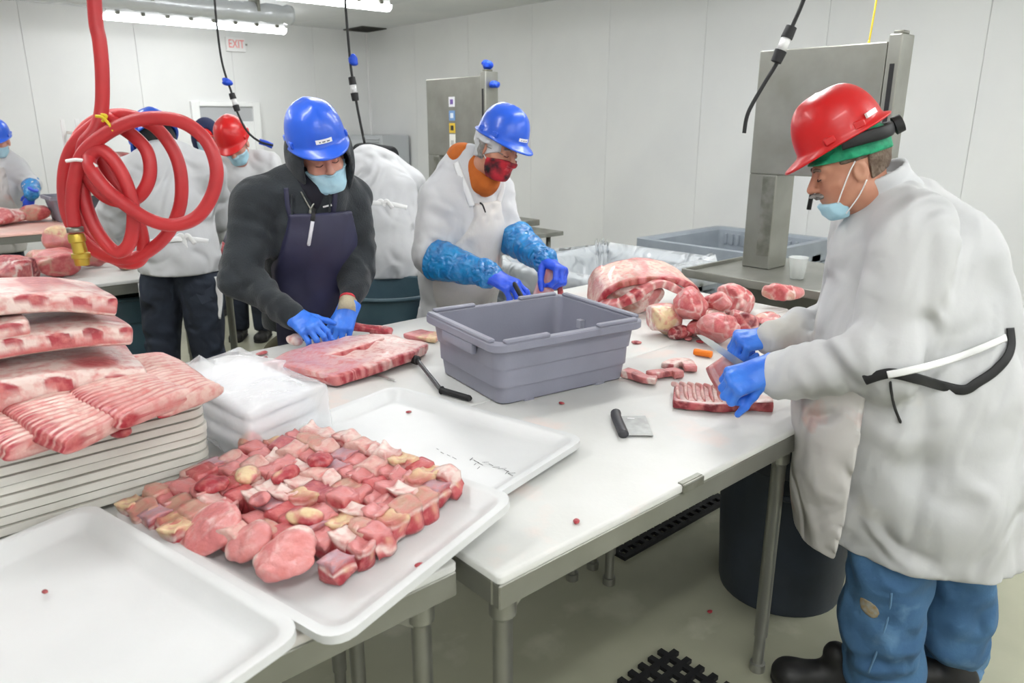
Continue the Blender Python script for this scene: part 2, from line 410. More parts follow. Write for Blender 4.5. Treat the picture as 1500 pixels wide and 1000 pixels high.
# ------------------------------------------------------------------ floor mats
M_MAT = mat('mat_black', (22, 22, 24), .65)
def mat_floor(label, c, sx, sy, rz, px=.05):
    r = thing('rubber_mat', c, label, 'mat', 'rubber floor mats', rz)
    nx, ny = int(sx / px), int(sy / px)
    bm = bmesh.new(); grid = {}
    for i in range(nx * 2 + 1):
        for j in range(ny * 2 + 1):
            # square holes with bars between them
            x = -sx / 2 + (i // 2) * px + (.0 if i % 2 == 0 else px * .42); y = -sy / 2 + (j // 2) * px + (0 if j % 2 == 0 else px * .42)
            grid[i, j] = bm.verts.new((x, y, .016))
    for i in range(nx * 2):
        for j in range(ny * 2):
            if i % 2 == 1 and j % 2 == 1: continue
            bm.faces.new((grid[i, j], grid[i + 1, j], grid[i + 1, j + 1], grid[i, j + 1]))
    ext = bmesh.ops.extrude_face_region(bm, geom=bm.faces[:])
    for v in ext['geom']:
        if isinstance(v, bmesh.types.BMVert): v.co.z = .001
    bmesh.ops.recalc_face_normals(bm, faces=bm.faces[:])
    obj('lattice', dump(bm), M_MAT, r, smooth=False, local=True)
    return r
mat_floor('black rubber mat on the floor below the front table edge', (1.375, .84, 0), .86, .88, 0)
mat_floor('black rubber mat under the tables further back', (2.47, 1.9, 0), .76, .44, 0)
mat_floor('black rubber mat by the feet of the man in jeans with his back turned', (1.2, 3.5, 0), 1.4, .8, 0)

# ------------------------------------------------------------------ bandsaws
def bandsaw(label, x, y0, y1, big):
    """head plate in the plane X = x, from y1 (column side) to y0 (open side)"""
    r = thing('bandsaw', (x, (y0 + y1) / 2, 0), label, 'bandsaw', 'stainless meat bandsaws')
    L = y1 - y0
    zt, zb = 2.05, 1.42
    def poly(pts, xa, xb): return loft([[(xa, p[0], p[1]) for p in pts], [(xb, p[0], p[1]) for p in pts]])
    bm = bmesh.new()
    o = obj('head_door', box(x - .02, x + .0, y0 + .02, y1, zb, zt, .006), M_STEEL, r, smooth=False)
    obj('head_housing', box(x + .004, x + .13, y0 + .015, y1 - .01, zb + .01, zt - .01, .006), M_STEELD, r, smooth=False)
    tr = obj('blade_track', box(x - .035, x + .1, y0 - .05, y0 + .012, zb - .0, zt + .03, .006), M_STEEL, r, smooth=False)
    obj('slot', box(x - .037, x - .034, y0 - .03, y0 - .008, zt - .42, zt - .1, .001), M_BLACK, tr, smooth=False)
    obj('track_cap', box(x - .02, x + .05, y0 - .045, y0 + .0, zt + .03, zt + .045, .003), M_STEELD, tr, smooth=False)
    obj('column', box(x - .0195, x + .17, y1 - .165, y1, .906, zb - .0005, .004), M_STEEL, r, smooth=False)
    obj('column_seam', box(x - .0225, x - .019, y1 - .16, y1 - .085, .98, zb - .01, .001), M_STEELD, r, smooth=False)
    obj('blade_guard', cyl((x + .05, y0 + .335, zb + .01), (x + .05, y0 + .352, zb - .175), .012, n=10), M_BLACK, r)
    tb = obj('table_plate', box(x - .42, x + .42, y0 - .05, y1 + .12, .885, .905, .004), M_STEEL, r, smooth=False)
    obj('rim', join(box(x - .425, x - .41, y0 - .05, y1 + .12, .88, .925), box(x - .41, x + .42, y1 + .105, y1 + .12, .88, .925)), M_STEEL, tb, smooth=False)
    obj('lower_cabinet', box(x - .15, x + .25, y0 + .05, y1, .12, .88, .008), M_STEEL, r, smooth=False)
    for dx in (-.12, .22):
        for yy in (y0 + .1, y1 - .05): obj('foot', cyl((x + dx, yy, .0), (x + dx, yy, .13), .02, n=10), M_STEELD, r)
    return r
s1 = bandsaw('large stainless bandsaw behind the man in the red helmet', 3.80, 1.62, 2.30, True)
s2 = bandsaw('distant stainless bandsaw behind the man with the red mask', 4.0, 4.85, 5.62, False)
# stickers on the far bandsaw's door
for zz, c1, c2 in ((1.86, (235, 235, 240), (120, 90, 170)), (1.75, (120, 160, 210), (225, 235, 245)), (1.65, (225, 190, 60), (40, 36, 20)), (1.53, (235, 235, 228), (190, 190, 185))):
    st = obj('sticker', box(3.976, 3.979, 5.215, 5.295, zz - (.04 if zz > 1.6 else .07), zz + .04 if zz > 1.6 else zz + .07, 0), mat('sticker_%d' % int(zz * 100), c1, .5), s2, smooth=False)
    obj('print', box(3.9745, 3.976, 5.235, 5.275, zz - .02, zz + .02, 0), mat('sticker_print_%d' % int(zz * 100), c2, .5), st, smooth=False)
obj('latch', box(3.94, 3.98, 5.0, 5.3, 1.36, 1.385, .003), M_BLACK, s2, smooth=False)
for p, s in (((4.02, 4.83, 2.132), .05), ((4.03, 4.765, 1.98), .045)):
    c = V(*p); sd = RNG.randint(0, 99)
    g = obj('blue_film_wad', snet(lambda P: sell(P, c, (s, s, s * .8)) + .012 * fold(P, sd, 60, (1, 1, 1)), c - s - .02, c + s + .02, .006), M_BLUEB)
    tag(g, 'crumpled blue plastic film tucked on top of the far bandsaw' if p[2] > 2 else 'crumpled blue plastic film hanging on the far bandsaw track', 'film')
# outfeed shelf of far saw
sh = thing('outfeed_shelf', (3.85, 4.1, 0), 'narrow steel outfeed shelf left of the plastic lined bin', 'shelf')
obj('plate', box(3.72, 4.0, 3.94, 4.66, .885, .915, .003), M_STEELD, sh, smooth=False)
obj('upper_plate', box(3.9, 4.05, 4.25, 4.66, .925, .97, .003), M_STEELD, sh, smooth=False)
for yy in (4.0, 4.6): obj('leg', cyl((3.9, yy, 0), (3.9, yy, .885), .018, n=10), M_STEELD, sh)

# ------------------------------------------------------------------ bulk bins
def bulk_bin(label, x0, x1, y0, y1, h, liner):
    r = thing('bulk_bin', ((x0 + x1) / 2, (y0 + y1) / 2, 0), label, 'bin', 'grey bulk bins')
    cx, cy, w, d = (x0 + x1) / 2, (y0 + y1) / 2, x1 - x0, y1 - y0
    prof = [(.06, .1), (.02, .12), (.0, h - .16), (-.03, h - .155), (-.03, h), (.03, h), (.05, h - .02), (.09, .16)]
    obj('shell', loft([rrect(w - 2 * a, d - 2 * a, .05, 4, z, cx, cy) for a, z in prof]), M_BINW, r, auto=35)
    for k in range(3):
        z = h - .19 - k * .055
        rb = [(0.0, z), (-.022, z + .004), (-.022, z + .014), (0, z + .018)]
        obj('rib_band', loft([rrect(w - 2 * a, d - 2 * a, .05, 4, zz, cx, cy) for a, zz in rb], False, False), M_BINW, r, auto=35)
    for s in (-.28, .28):
        obj('post', box(x0 - .03, x0 + .01, cy + s * d - .07, cy + s * d + .07, .12, h - .1, .004), M_BINW, r, smooth=False); obj('post', box(cx + s * w - .07, cx + s * w + .07, y0 - .03, y0 + .01, .12, h - .1, .004), M_BINW, r, smooth=False)
    for i in (0, 1):
        for j in (0, 1): obj('foot', box((x0, x1 - .14)[i], (x0 + .14, x1)[i], (y0, y1 - .14)[j], (y0 + .14, y1)[j], 0, .12, .006), M_BINW, r, smooth=False)
    for k in range(14):
        yy = y0 + .12 + k * (d - .24) / 13
        obj('grate_rib', box(x1 - .075, x1 - .05, yy - .012, yy + .012, h - .14, h - .05, .002), M_BINW, r, smooth=False)
    if liner:
        n = 140; loops = []
        rs = np.random.RandomState(3); per = [rs.uniform(0, 6.28, 6) for _ in range(6)]
        for k, (off, z) in enumerate([(-.045, h - .12), (-.04, h - .02), (-.02, h + .015), (.03, h + .012), (.08, h - .06), (.13, h - .2), (.2, h - .34)]):
            b = rrect(w - 2 * off, d - 2 * off, .08, n // 4 - 1, 0, cx, cy); t = np.arange(len(b)) / len(b) * 6.283
            wob = sum(np.sin(t * f + per[k % 2][i]) for i, f in enumerate((7, 13, 19, 29, 41, 53))) / 6
            # keep the film outside the shell wall on its way over the rim
            amp = (.006, .01, .06, .06, .05, .06, .06)[k]
            b[:, 2] = z + wob * amp * (1 if k in (2, 3) else .4) + (.02 if k == 2 else 0)
            c2 = b[:, :2] - np.array([cx, cy]); b[:, :2] += c2 * (-np.abs(wob)[:, None]) * (.04 if k > 3 else 0)
            loops.append(b)
        obj('liner', loft(loops, False, True), M_LINER, r)
    return r
bulk_bin('grey bulk bin with a clear plastic liner behind the meat pile', 3.17, 4.25, 2.78, 3.78, .80, True)
bulk_bin('grey bulk bin with ribbed sides standing behind the large bandsaw', 4.78, 5.9, 2.82, 3.85, .80, False)

# ------------------------------------------------------------------ trash cans
def can(label, x, y, r0, h, m, name='trash_can'):
    r = thing(name, (x, y, 0), label, 'trash can')
    prof = [(r0 * .80, 0), (r0 * .82, .02), (r0 * .93, h - .16), (r0 * .99, h - .15), (r0, h - .02), (r0 * 1.03, h - .015), (r0 * 1.03, h), (r0 * .97, h), (r0 * .92, h - .14), (r0 * .76, .05)]
    obj('body', xf(lathe(prof, 40), (x, y, 0)), m, r, auto=40)
    obj('rolled_rim', xf(loft([circ(r0 * 1.03 + .012 * math.cos(a), h - .008 + .012 * math.sin(a), 40) for a in np.linspace(0, 6.283, 9)], False, False), (x, y, 0)), m, r)
    for s in (0, math.pi):
        ax = rotz(s + .6)
        obj('handle', xf(tube(smooth_path([(r0 * .96, -.07, h - .2), (r0 * 1.1, -.06, h - .2), (r0 * 1.12, 0, h - .2), (r0 * 1.1, .06, h - .2), (r0 * .96, .07, h - .2)], 4), .012, 8), (x, y, 0), ax), m, r)
    return r
c_ = D(571, 420, 4.1); can('teal grey trash can between the hoodie man and the man in white', c_[0], c_[1] , .30, .81, M_CANT)
can('dark navy trash can under the table end beside the man in jeans', 2.42, 1.2, .27, .70, M_CANN)
c_ = D(192, 470, 4.35); can('teal trash can under the table behind the man with his back turned', c_[0], c_[1] + .12, .27, .72, M_CANT)
# ------------------------------------------------------------------ trays
def tray_mesh(w, d, h=.032):
    L = [(.050, .0, .03), (.036, .003, .034), (.014, h - .018, .04), (.0, h - .017, .045), (.0, h, .045), (.016, h + .001, .04), (.022, h - .003, .038), (.045, .0075, .03), (.062, .0045, .02)]
    return loft([rrect(w - 2 * a, d - 2 * a, r, 5, z) for a, z, r in L])
TA = math.radians(12.4)
def tray(label, c, w, d, ax, m=M_TRAY, group='white plastic trays'):
    o = obj('meat_tray', tray_mesh(w, d), m, auto=50, local=True)
    o.matrix_world = Matrix([[ax[0][i], ax[1][i], ax[2][i], c[i]] for i in range(3)] + [[0, 0, 0, 1]])
    return tag(o, label, 'tray', group)
def tilt(ax, a):  # raise the +x side
    x, y, z = ax; c, s = math.cos(a), math.sin(a)
    return [x * c + z * s, y, z * c - x * s]
AXT = rotz(TA)
tray('empty white plastic tray in the lower left foreground', V(.112, 1.262, .873), .50, .70, tilt(AXT, math.radians(2.6)))
AXM = tilt(AXT, math.radians(5.4))
TM = V(.628, 1.343, .8812)
tray('white plastic tray holding the rows of cut rib chunks', TM, .50, .71, AXM)
tb_ = tray('empty white plastic tray with pen marks beside the grey tub', V(1.03, 1.52, .861), .50, .70, AXT)
M_INK = mat('pen_ink', (70, 70, 74), .8)
rk = random.Random(3)
marks = bmesh.new()
def stroke(u, v, n, du=7, dv=4):
    for i in range(n):
        a = Z(u + i * du + rk.uniform(-1, 1), v + i * dv + rk.uniform(-1, 1), .8665); ang = rk.choice((TA + 1.35, TA + 1.35, TA + .2, TA + 2.3)); L = rk.uniform(.005, .011)
        d_ = V(math.cos(ang), math.sin(ang), 0) * L; e_ = V(-math.sin(ang), math.cos(ang), 0) * .0009
        q = [marks.verts.new(tuple(p)) for p in (a - d_ - e_, a + d_ - e_, a + d_ + e_, a - d_ + e_)]; marks.faces.new(q)
for a in ((500, 640, 3), (522, 650, 4), (545, 660, 2), (562, 668, 3), (585, 678, 4), (640, 658, 2), (658, 666, 2), (690, 672, 3), (695, 680, 2), (712, 676, 3), (735, 685, 4), (742, 692, 3), (570, 578, 2), (580, 584, 2)): stroke(*a)
o = obj('pen_marks', dump(marks), M_INK, None, smooth=False); tag(o, kind='stuff')
mw = o.matrix_basis.copy(); o.parent = tb_; o.matrix_parent_inverse = tb_.matrix_basis.inverted()
# the stack of trays under the ribs: bottom tray first
words = ('bottom', 'second from the bottom', 'third from the bottom', 'fourth from the bottom', 'middle', 'fourth from the top', 'third from the top', 'second from the top', 'topmost')
ST = V(.205, 1.955, .861)
for k in range(9):
    c = ST + V(RNG.uniform(-.004, .004), RNG.uniform(-.004, .004), k * .0212)
    tray('white tray, %s of the stack carrying the ribs' % words[k], c, .71, .50, rotz(RNG.uniform(-.006, .006) + .01), M_TRAYS, 'stacked white trays')
STZ = .861 + 8 * .0212 + .006

# ------------------------------------------------------------------ grey tub
TUBA = [V(.987, -.16, 0), V(.16, .987, 0), UP]
tub = thing('plastic_tub', (1.655, 1.768, .861), 'large grey plastic tub in the middle of the work table', 'tub')
tc_ = V(1.655, 1.768, .861); tw, td, th = .565, .465, .205
P_ = [(.045, 0, .03), (.038, .006, .035), (.033, .055, .035), (.028, .057, .036), (.026, .115, .036), (.021, .117, .037), (.014, .175, .04), (.012, th, .04)]
inn = [(.022, th, .034), (.026, .16, .032), (.052, .012, .028), (.06, .008, .02)]
obj('body', xf(loft([rrect(tw - 2 * a, td - 2 * a, r, 6, z) for a, z, r in P_ + inn]), tc_, TUBA), M_TUB, tub, auto=30)
rim = obj('rim', xf(loft([rrect(tw - 2 * a, td - 2 * a, r, 6, z) for a, z, r in ((.013, th - .025, .04), (-.004, th - .026, .045), (-.008, th - .022, .047), (-.008, th - .002, .047), (-.004, th + .002, .045), (.018, th + .002, .036), (.022, th - .004, .034))], False, False), tc_, TUBA), M_TUB, tub, auto=40)
def rimbar(x0, x1, y0, y1): obj('raised_lip', xf(box(x0, x1, y0, y1, th + .001, th + .013, .004), tc_, TUBA), M_TUB, rim, auto=40)
hw, hd = tw / 2, td / 2
for s in (-1, 1):
    rimbar(-hw + .03, -hw + .19, s * (hd - .005) - .013, s * (hd - .005) + .011); rimbar(hw - .19, hw - .03, s * (hd - .005) - .013, s * (hd - .005) + .011)
    rimbar(s * (hw - .005) - .012, s * (hw - .005) + .012, -hd + .03, hd - .03)
obj('hand_grip', xf(box(-hw - .006, -hw + .012, -.1, .1, th - .06, th - .024, .005), tc_, TUBA), M_TUB, tub, auto=40)
obj('embossed_square', xf(box(hw - .05, hw - .03, .04, .065, .12, .15, .001), tc_, TUBA), mat('tub_mark', (165, 166, 178), .5), tub, smooth=False)
for s in (-1, 1): obj('foot_notch', xf(cyl((s * .14, -hd + .038, .0), (s * .14, -hd + .06, .0), .018, n=12), tc_, TUBA), M_TUB, tub)

# ------------------------------------------------------------------ plastic bag with folded sheets
bag = thing('plastic_bag', (.72, 1.9, .88), 'crumpled clear plastic bag of folded white sheets behind the rib chunks', 'bag')
AXB = axes(nrm(V(-.25, .97, .12)), V(0, -.15, 1))
bc = V(.715, 1.90, .982)
def fbox(P, c, r, ax, rd):
    q = np.abs(np.stack([(P - c.astype(np.float32)) @ a.astype(np.float32) for a in ax], 1)) - (np.array(r, np.float32) - rd)
    return np.sqrt((np.maximum(q, 0) ** 2).sum(1)) + np.minimum(q.max(1), 0) - rd
M_PAPER = mat('white_sheets', (240, 241, 243), .6, var=(233, 234, 238), vscale=9)
for k in range(3):
    obj('folded_sheets', snet(lambda P: fbox(P, bc + V(.005 * k, -.01, -.052 + .038 * k), (.115 - .004 * k, .165 - .01 * k, .018), AXB, .014) + .003 * wav(P, 4 + k, 40), bc - .25, bc + .25, .008), M_PAPER, bag)
pk = [Z(292, 514, 1.12), Z(355, 560, 1.06), Z(425, 532, 1.07), Z(455, 590, .98)]
def bagf(P):
    d = fbox(P, bc + V(0, -.012, -.012), (.142, .20, .08), AXB, .02)
    d = smin(d, scap(P, bc + V(-.08, .08, .05), pk[0], .06, .004), .05)
    d = smin(d, scap(P, bc + V(.02, .1, .03), pk[2] + V(0, 0, .01), .06, .004), .05)
    d = smin(d, scap(P, bc + V(-.13, -.1, -.03), bc + V(-.15, .1, .06), .025, .02), .05)
    return d + .016 * fold(P, 31, 17, (1, 1, .7)) + .0025 * fold(P, 37, 45, (1, .5, 1))
obj('film', snet(bagf, bc - V(.3, .3, .14), bc + V(.3, .36, .26), .006), mat('bag_film', (246, 247, 250), .1, alpha=.36, bump=.35, bscale=30, spec=.9), bag)

# ------------------------------------------------------------------ knives, steel, scraper, cup
M_BLADE = mat('blade_steel', (190, 192, 190), .28, metal=.9)
sc_ = thing('bench_scraper', Z(925, 622, .861), 'bench scraper with black handle lying on the empty table corner', 'scraper')
h0, h1 = Z(903, 607, .872), Z(912, 632, .872)
hd_ = nrm(h1 - h0); sd_ = nrm(np.cross(UP, hd_)); sd_ = sd_ if np.dot(sd_, RGT) > 0 else -sd_
obj('handle', tube(smooth_path([h0 - hd_ * .018, h0 - hd_ * .01, h0 + hd_ * .02 - sd_ * .003, h1, h1 + hd_ * .014, h1 + hd_ * .018], 5), [.004] + [.012] * 24 + [.004], 12, flat=1.25), mat('scraper_handle', (62, 62, 66), .5), sc_)
q = [h0 - hd_ * .002 + sd_ * .012, h0 - hd_ * .006 + sd_ * .085, h1 + hd_ * .012 + sd_ * .082, h1 + hd_ * .01 + sd_ * .012]
bl = obj('blade', loft([[p * V(1, 1, 0) + V(0, 0, .864) for p in q], [p * V(1, 1, 0) + V(0, 0, .8665) for p in q]]), mat('scraper_blade', (168, 170, 168), .35, metal=.7, var=(150, 150, 148), vscale=40), sc_, smooth=False)
obj('stamp', loft([[p * V(1, 1, 0) + V(0, 0, z) for p in (h0 + hd_ * .012 + sd_ * .03, h0 + hd_ * .015 + sd_ * .05, h0 + hd_ * .02 + sd_ * .05, h0 + hd_ * .017 + sd_ * .03)] for z in (.8664, .867)]), M_WHITEP, bl, smooth=False)
stl = thing('sharpening_steel', Z(640, 560, .861), 'black handled sharpening steel leaning between the tub and the pork side', 'sharpening steel')
a, b, c, d = Z(600, 524, .885), Z(612, 528, .882), Z(646, 571, .874), Z(690, 584, .872)
obj('guard', tube(smooth_path([a, a * .6 + b * .4, b], 4), [.012] * 4 + [.016] * 5, 12), M_BLACK, stl)
obj('rod', tube(smooth_path([b, b * .5 + c * .5, c], 4), .0075, 10), mat('rod_grey', (96, 98, 100), .4, metal=.6), stl)
obj('handle', tube(smooth_path([c, c * .8 + d * .2, c * .4 + d * .6, d], 5), [.012, .014] + [.010] * 13 + [.006], 10), M_BLACK, stl)
kn = thing('boning_knife', Z(552, 550, .861), 'slim steel knife lying half under the pork side', 'knife')
a, b = Z(530, 542, .868), Z(576, 556, .867); dk = nrm(b - a); sk = nrm(np.cross(UP, dk))
obj('blade', loft([[a - sk * .008, b - sk * .006, b + dk * .008, b + sk * .004, a + sk * .008], [p + UP * .002 for p in (a - sk * .008, b - sk * .006, b + dk * .008, b + sk * .004, a + sk * .008)]]), M_BLADE, kn, smooth=False)
obj('handle', tube([a - dk * .11, a - dk * .1, a - dk * .05, a + dk * .002], [.008, .012, .012, .01], 10, flat=.7), M_BLACK, kn)
orr = thing('orange_marker', Z(1030, 518, .861), 'short orange plastic cylinder lying near the gloved hands', 'marker')
a, b = Z(1018, 515, .875), Z(1043, 519, .875)
obj('barrel', tube([a, a + (b - a) * .04, b - (b - a) * .04, b], [.011, .013, .013, .011], 14), mat('orange_plastic', (245, 128, 20), .4), orr)
obj('end_cap', tube([a - (b - a) * .05, a], [.011, .012], 14), mat('orange_cap', (230, 110, 16), .4), orr)
cp = thing('plastic_cup', Z(1167, 408, .906), 'translucent plastic cup standing on the bandsaw table', 'cup')
p = Z(1167, 408, .906)
obj('cup_wall', xf(lathe([(.034, 0), (.036, .004), (.048, .108), (.051, .11), (.051, .114), (.047, .113), (.034, .006)], 28), p), mat('cup_clear', (228, 232, 230), .25, alpha=.45, spec=.6), cp)
obj('contents', xf(lathe([(.0335, .006), (.0385, .05)], 24), p), mat('cup_milky', (222, 224, 220), .4, alpha=.7), cp)

# ------------------------------------------------------------------ hanging red hose
hs = thing('air_hose', D(150, 180, 1.8), 'coiled red rubber hose hanging from the ceiling at the left', 'hose')
def hp(pts, d0, d1=None):
    d1 = d0 if d1 is None else d1; n = len(pts)
    return [D(u, v, d0 + (d1 - d0) * i / (n - 1)) for i, (u, v) in enumerate(pts)]
c2 = lambda L: [(x / 3.571, 180 + y / 3.571) for x, y in L]
top = [D(130, -900, 1.8)[:2].tolist() + [ZC], D(132, -300, 1.8), D(138, 0, 1.8), D(146, 60, 1.8), D(150, 110, 1.8), D(149, 160, 1.8), D(140, 190, 1.79)]
path = [np.array(q) for q in top]
path += hp(c2([(440, 110), (435, 200), (470, 300), (560, 390), (660, 412), (740, 370), (785, 270), (770, 150), (700, 70), (620, 15), (560, -25)]), 1.78, 1.83)
path += hp(c2([(470, 30), (390, 110), (345, 220), (335, 360), (360, 500), (430, 610), (540, 690), (680, 712), (800, 655), (890, 560), (945, 420), (945, 260), (900, 130), (810, 20), (700, -30), (600, -40)]), 1.84, 1.84)
path += hp(c2([(500, -10), (420, 60), (370, 180), (350, 330), (400, 470), (450, 600), (560, 690), (680, 735), (745, 700), (745, 600), (715, 500), (650, 380), (570, 260), (500, 160)]), 1.87, 1.83)
path += hp(c2([(450, 190), (430, 300), (450, 430), (510, 570), (600, 672), (665, 650), (695, 560), (695, 440), (655, 300), (590, 190), (520, 140), (470, 180)]), 1.80, 1.76)
path += hp(c2([(480, 250), (560, 350), (660, 430), (780, 505), (900, 535), (1020, 500), (1100, 400), (1135, 270), (1110, 150), (1050, 60), (940, -10), (780, -25), (640, 10), (520, 80), (430, 170), (390, 300), (378, 430), (390, 540)]), 1.74, 1.77)
HP = smooth_path(path, 9)
for _ in range(3): HP[1:-1] = (HP[:-2] + 2 * HP[1:-1] + HP[2:]) / 4
obj('hose_line', tube(HP, .0155, 12), M_HOSE, hs)
e0, e1, e2, e3 = [D(*q) for q in ((109, 331, 1.77), (112, 347, 1.77), (118, 370, 1.77), (121, 388, 1.77))]
obj('hose_clamp', tube([e0 + (e1 - e0) * .1, e0 + (e1 - e0) * .55], .0185, 14), M_STEEL, hs)
obj('coupling', tube([e1 - (e1 - e0) * .3, e1, e1 + (e2 - e1) * .3, e1 + (e2 - e1) * .35, e2, e2 + (e3 - e2) * .05, e2 + (e3 - e2) * .4, e2 + (e3 - e2) * .45, e3], [.017, .019, .019, .016, .016, .021, .021, .018, .016], 12), M_BRASS, hs, auto=40)
obj('yellow_tie', tube(smooth_path(hp([(140, 170), (150, 172), (160, 182), (166, 192)], 1.75), 5), .0035, 6), M_YEL, hs)
obj('yellow_tie', tube(smooth_path(hp([(148, 168), (156, 170), (150, 178)], 1.755), 5), .0035, 6), M_YEL, hs)
obj('white_tie', tube(smooth_path(hp([(97, 236), (112, 234), (130, 237), (142, 244)], 1.745, 1.74), 5), .004, 6), M_WHITEP, hs)

# ------------------------------------------------------------------ hanging power cords
def cord(label, pts, d, r=.006, plug=None, m=M_BLACK, dd=None, extra=()):
    p0 = D(*pts[0], d); top_ = p0.copy(); top_[2] = ZC
    L = [D(u, v, (dd or d) if i > len(pts) - 3 else d) for i, (u, v) in enumerate(pts)]
    if p0[2] < ZC - .05: L = [top_ + RGT * 0.02, (top_ + p0) / 2] + L
    r_ = thing('power_cord', L[0], label, 'cord')
    obj('cable', tube(smooth_path(L, 7), r, 8), m, r_)
    if plug:
        (u0, v0), (u1, v1) = plug
        a, b = D(u0, v0, d), D(u1, v1, d); q = lambda t: a + (b - a) * t
        s = r * 1.1
        obj('plug', tube([q(0), q(.02), q(.33), q(.35)], [s, 2.4 * s, 2.6 * s, s], 12), M_BLACK, r_, auto=40)
        obj('sleeve', tube([q(.32), q(.66)], 2.1 * s, 12), M_WHITEP, r_)
        obj('socket', tube([q(.65), q(.67), q(.98), q(1)], [s, 2.7 * s, 2.4 * s, s], 12), M_BLACK, r_, auto=40)
    for (u, v) in extra:
        c = D(u, v, d); obj('blue_tag', snet(lambda P: sell(P, c, (.03, .03, .03)) + .008 * fold(P, 5, 90, (1, 1, 1)), c - .045, c + .045, .006), M_BLUEB, r_)
    return r_
cord('thin black power cord with inline plug hanging before the exit door', [(312, -40), (316, 20), (325, 90), (340, 138), (348, 165), (362, 192), (380, 207), (400, 213)], 5.0, .007, ((339, 136), (348, 163)), extra=((333, 120),))
cord('black power cord with inline plug hanging above the first blue helmet', [(503, -40), (507, 20), (513, 90), (518, 125), (524, 160), (534, 210)], 4.6, .0075, ((515, 112), (521, 148)), extra=((517, 88),))
cord('thick black power cord with inline plug in front of the large bandsaw', [(1200, -70), (1177, 0), (1160, 40), (1142, 85), (1118, 125), (1096, 165), (1090, 195)], 3.3, .0085, ((1160, 38), (1136, 92)))
r_ = thing('yellow_cord', D(1280, -60, 4.05), 'thin yellow cord hanging from the ceiling onto the large bandsaw', 'cord')
a = D(1272, 68, 4.05); t_ = a.copy(); t_[2] = ZC; t_ += RGT * .04
obj('line', tube(smooth_path([t_, (t_ + a) / 2 + RGT * .005, a], 6), .0045, 6), M_YEL, r_)
obj('knot', tube([a + UP * .03, a + UP * .012, a - UP * .004], [.004, .009, .004], 8), M_YEL, r_)
# wall mounted louvred unit
lv = thing('louvre_unit', (6.1, 9.8, 0), 'grey louvred cabinet in the far corner of the room', 'cabinet')
M_LV = mat('louvre_grey', (186, 190, 194), .5)
obj('cabinet', box(5.85, 6.3, 9.36, 10.3, .0, 1.53, .01), M_LV, lv, smooth=False)
for k in range(6): obj('slat', box(5.83, 5.86, 9.42 + (.0 if k else 0), 9.8, 1.47 - k * .035, 1.485 - k * .035, .002), M_LV, lv, smooth=False)
obj('door_panel', box(5.835, 5.852, 9.86, 10.22, .3, 1.46, .004), mat('louvre_light', (198, 202, 206), .5), lv, smooth=False)
# rack with trays of meat behind the coil
rk_ = thing('tray_rack', (1.85, 7.2, 0), 'steel rack of meat trays seen through the red hose coil', 'rack')
for dx in (-.32, .32):
    for dy in (-.25, .25): obj('post', box(1.85 + dx - .015, 1.85 + dx + .015, 7.2 + dy - .015, 7.2 + dy + .015, 0, 1.72, .003), M_WHITEP, rk_, smooth=False)
for k in range(6): obj('shelf', box(1.55, 2.15, 6.93, 7.47, .4 + k * .24, .425 + k * .24, .004), M_TRAYS, rk_, smooth=False)
# grey tubs in the background
def mini_tub(label, c, w, d, h, rz, m):
    r = thing('plastic_tub', c, label, 'tub'); ax = rotz(rz)
    obj('body', xf(loft([rrect(w - 2 * a, d - 2 * a, .03, 4, z) for a, z in ((.05, 0), (.045, .005), (.01, h), (.02, h), (.055, .01))]), c, ax), m, r, auto=40)
    obj('rim', xf(loft([rrect(w - 2 * a, d - 2 * a, .035, 4, z) for a, z in ((.01, h - .03), (-.01, h - .03), (-.01, h), (.02, h))], False, False), c, ax), m, r, auto=40)
mini_tub('grey tub on the table between the back turned man and the hoodie man', Z(330, 372, .861) + V(.05, .1, 0), .5, .36, .27, 0, M_TUB)
mini_tub('grey tub standing far behind the hanging hose', Z(112, 322, .861) + V(.05, .05, .0), .5, .4, .22, 0, M_TUB)
# ------------------------------------------------------------------ people: builders
CU = UP * math.cos(PITCH) + FWD * math.sin(PITCH); CB = -FWD * math.cos(PITCH) + UP * math.sin(PITCH)
def cdir(r, u, b): return nrm(RGT * r + CU * u + CB * b)
def cloth(name, parent, prims, m, h=.012, k=.04, cuts=(), folds=None, extra=None, colors=None):
    """prims: (a, b, ra, rb, wide axis or None, wide factor, fold rings, ring depth)"""
    pr = [tuple(p) + (None, 1.0, 0, 0)[len(p) - 4:] if len(p) < 8 else tuple(p) for p in prims]
    lo = np.min([np.minimum(p[0], p[1]) - max(p[2], p[3]) * max(1, p[5]) for p in pr], 0) - .02
    hi = np.max([np.maximum(p[0], p[1]) + max(p[2], p[3]) * max(1, p[5]) for p in pr], 0) + .02
    for p, n in cuts:
        n = nrm(n)
        for ax in range(3):
            if abs(n[ax]) > .99:
                if n[ax] > 0: hi[ax] = min(hi[ax], p[ax] + .02)
                else: lo[ax] = max(lo[ax], p[ax] - .02)
    def f(P):
        d = uni([scap(P, *p[:8], ph=i * 1.7) for i, p in enumerate(pr)], k)
        if extra is not None: d = extra(P, d)
        if folds:
            amp, fr, sd = folds[:3]; st = folds[3] if len(folds) > 3 else (1, 1, .45)
            d = d + amp * fold(P, sd, fr, st) + amp * .22 * fold(P, sd + 50, fr * 2.3, (1, 1, .6))
        for p, n in cuts: d = np.maximum(d, splane(P, p, n))
        return d
    vf = snet(f, lo, hi, h)
    c = colors(vf[0]) if colors else None
    o = obj(name, vf, m, parent, colors=c); FS[o.name] = f; return o
FS = {}
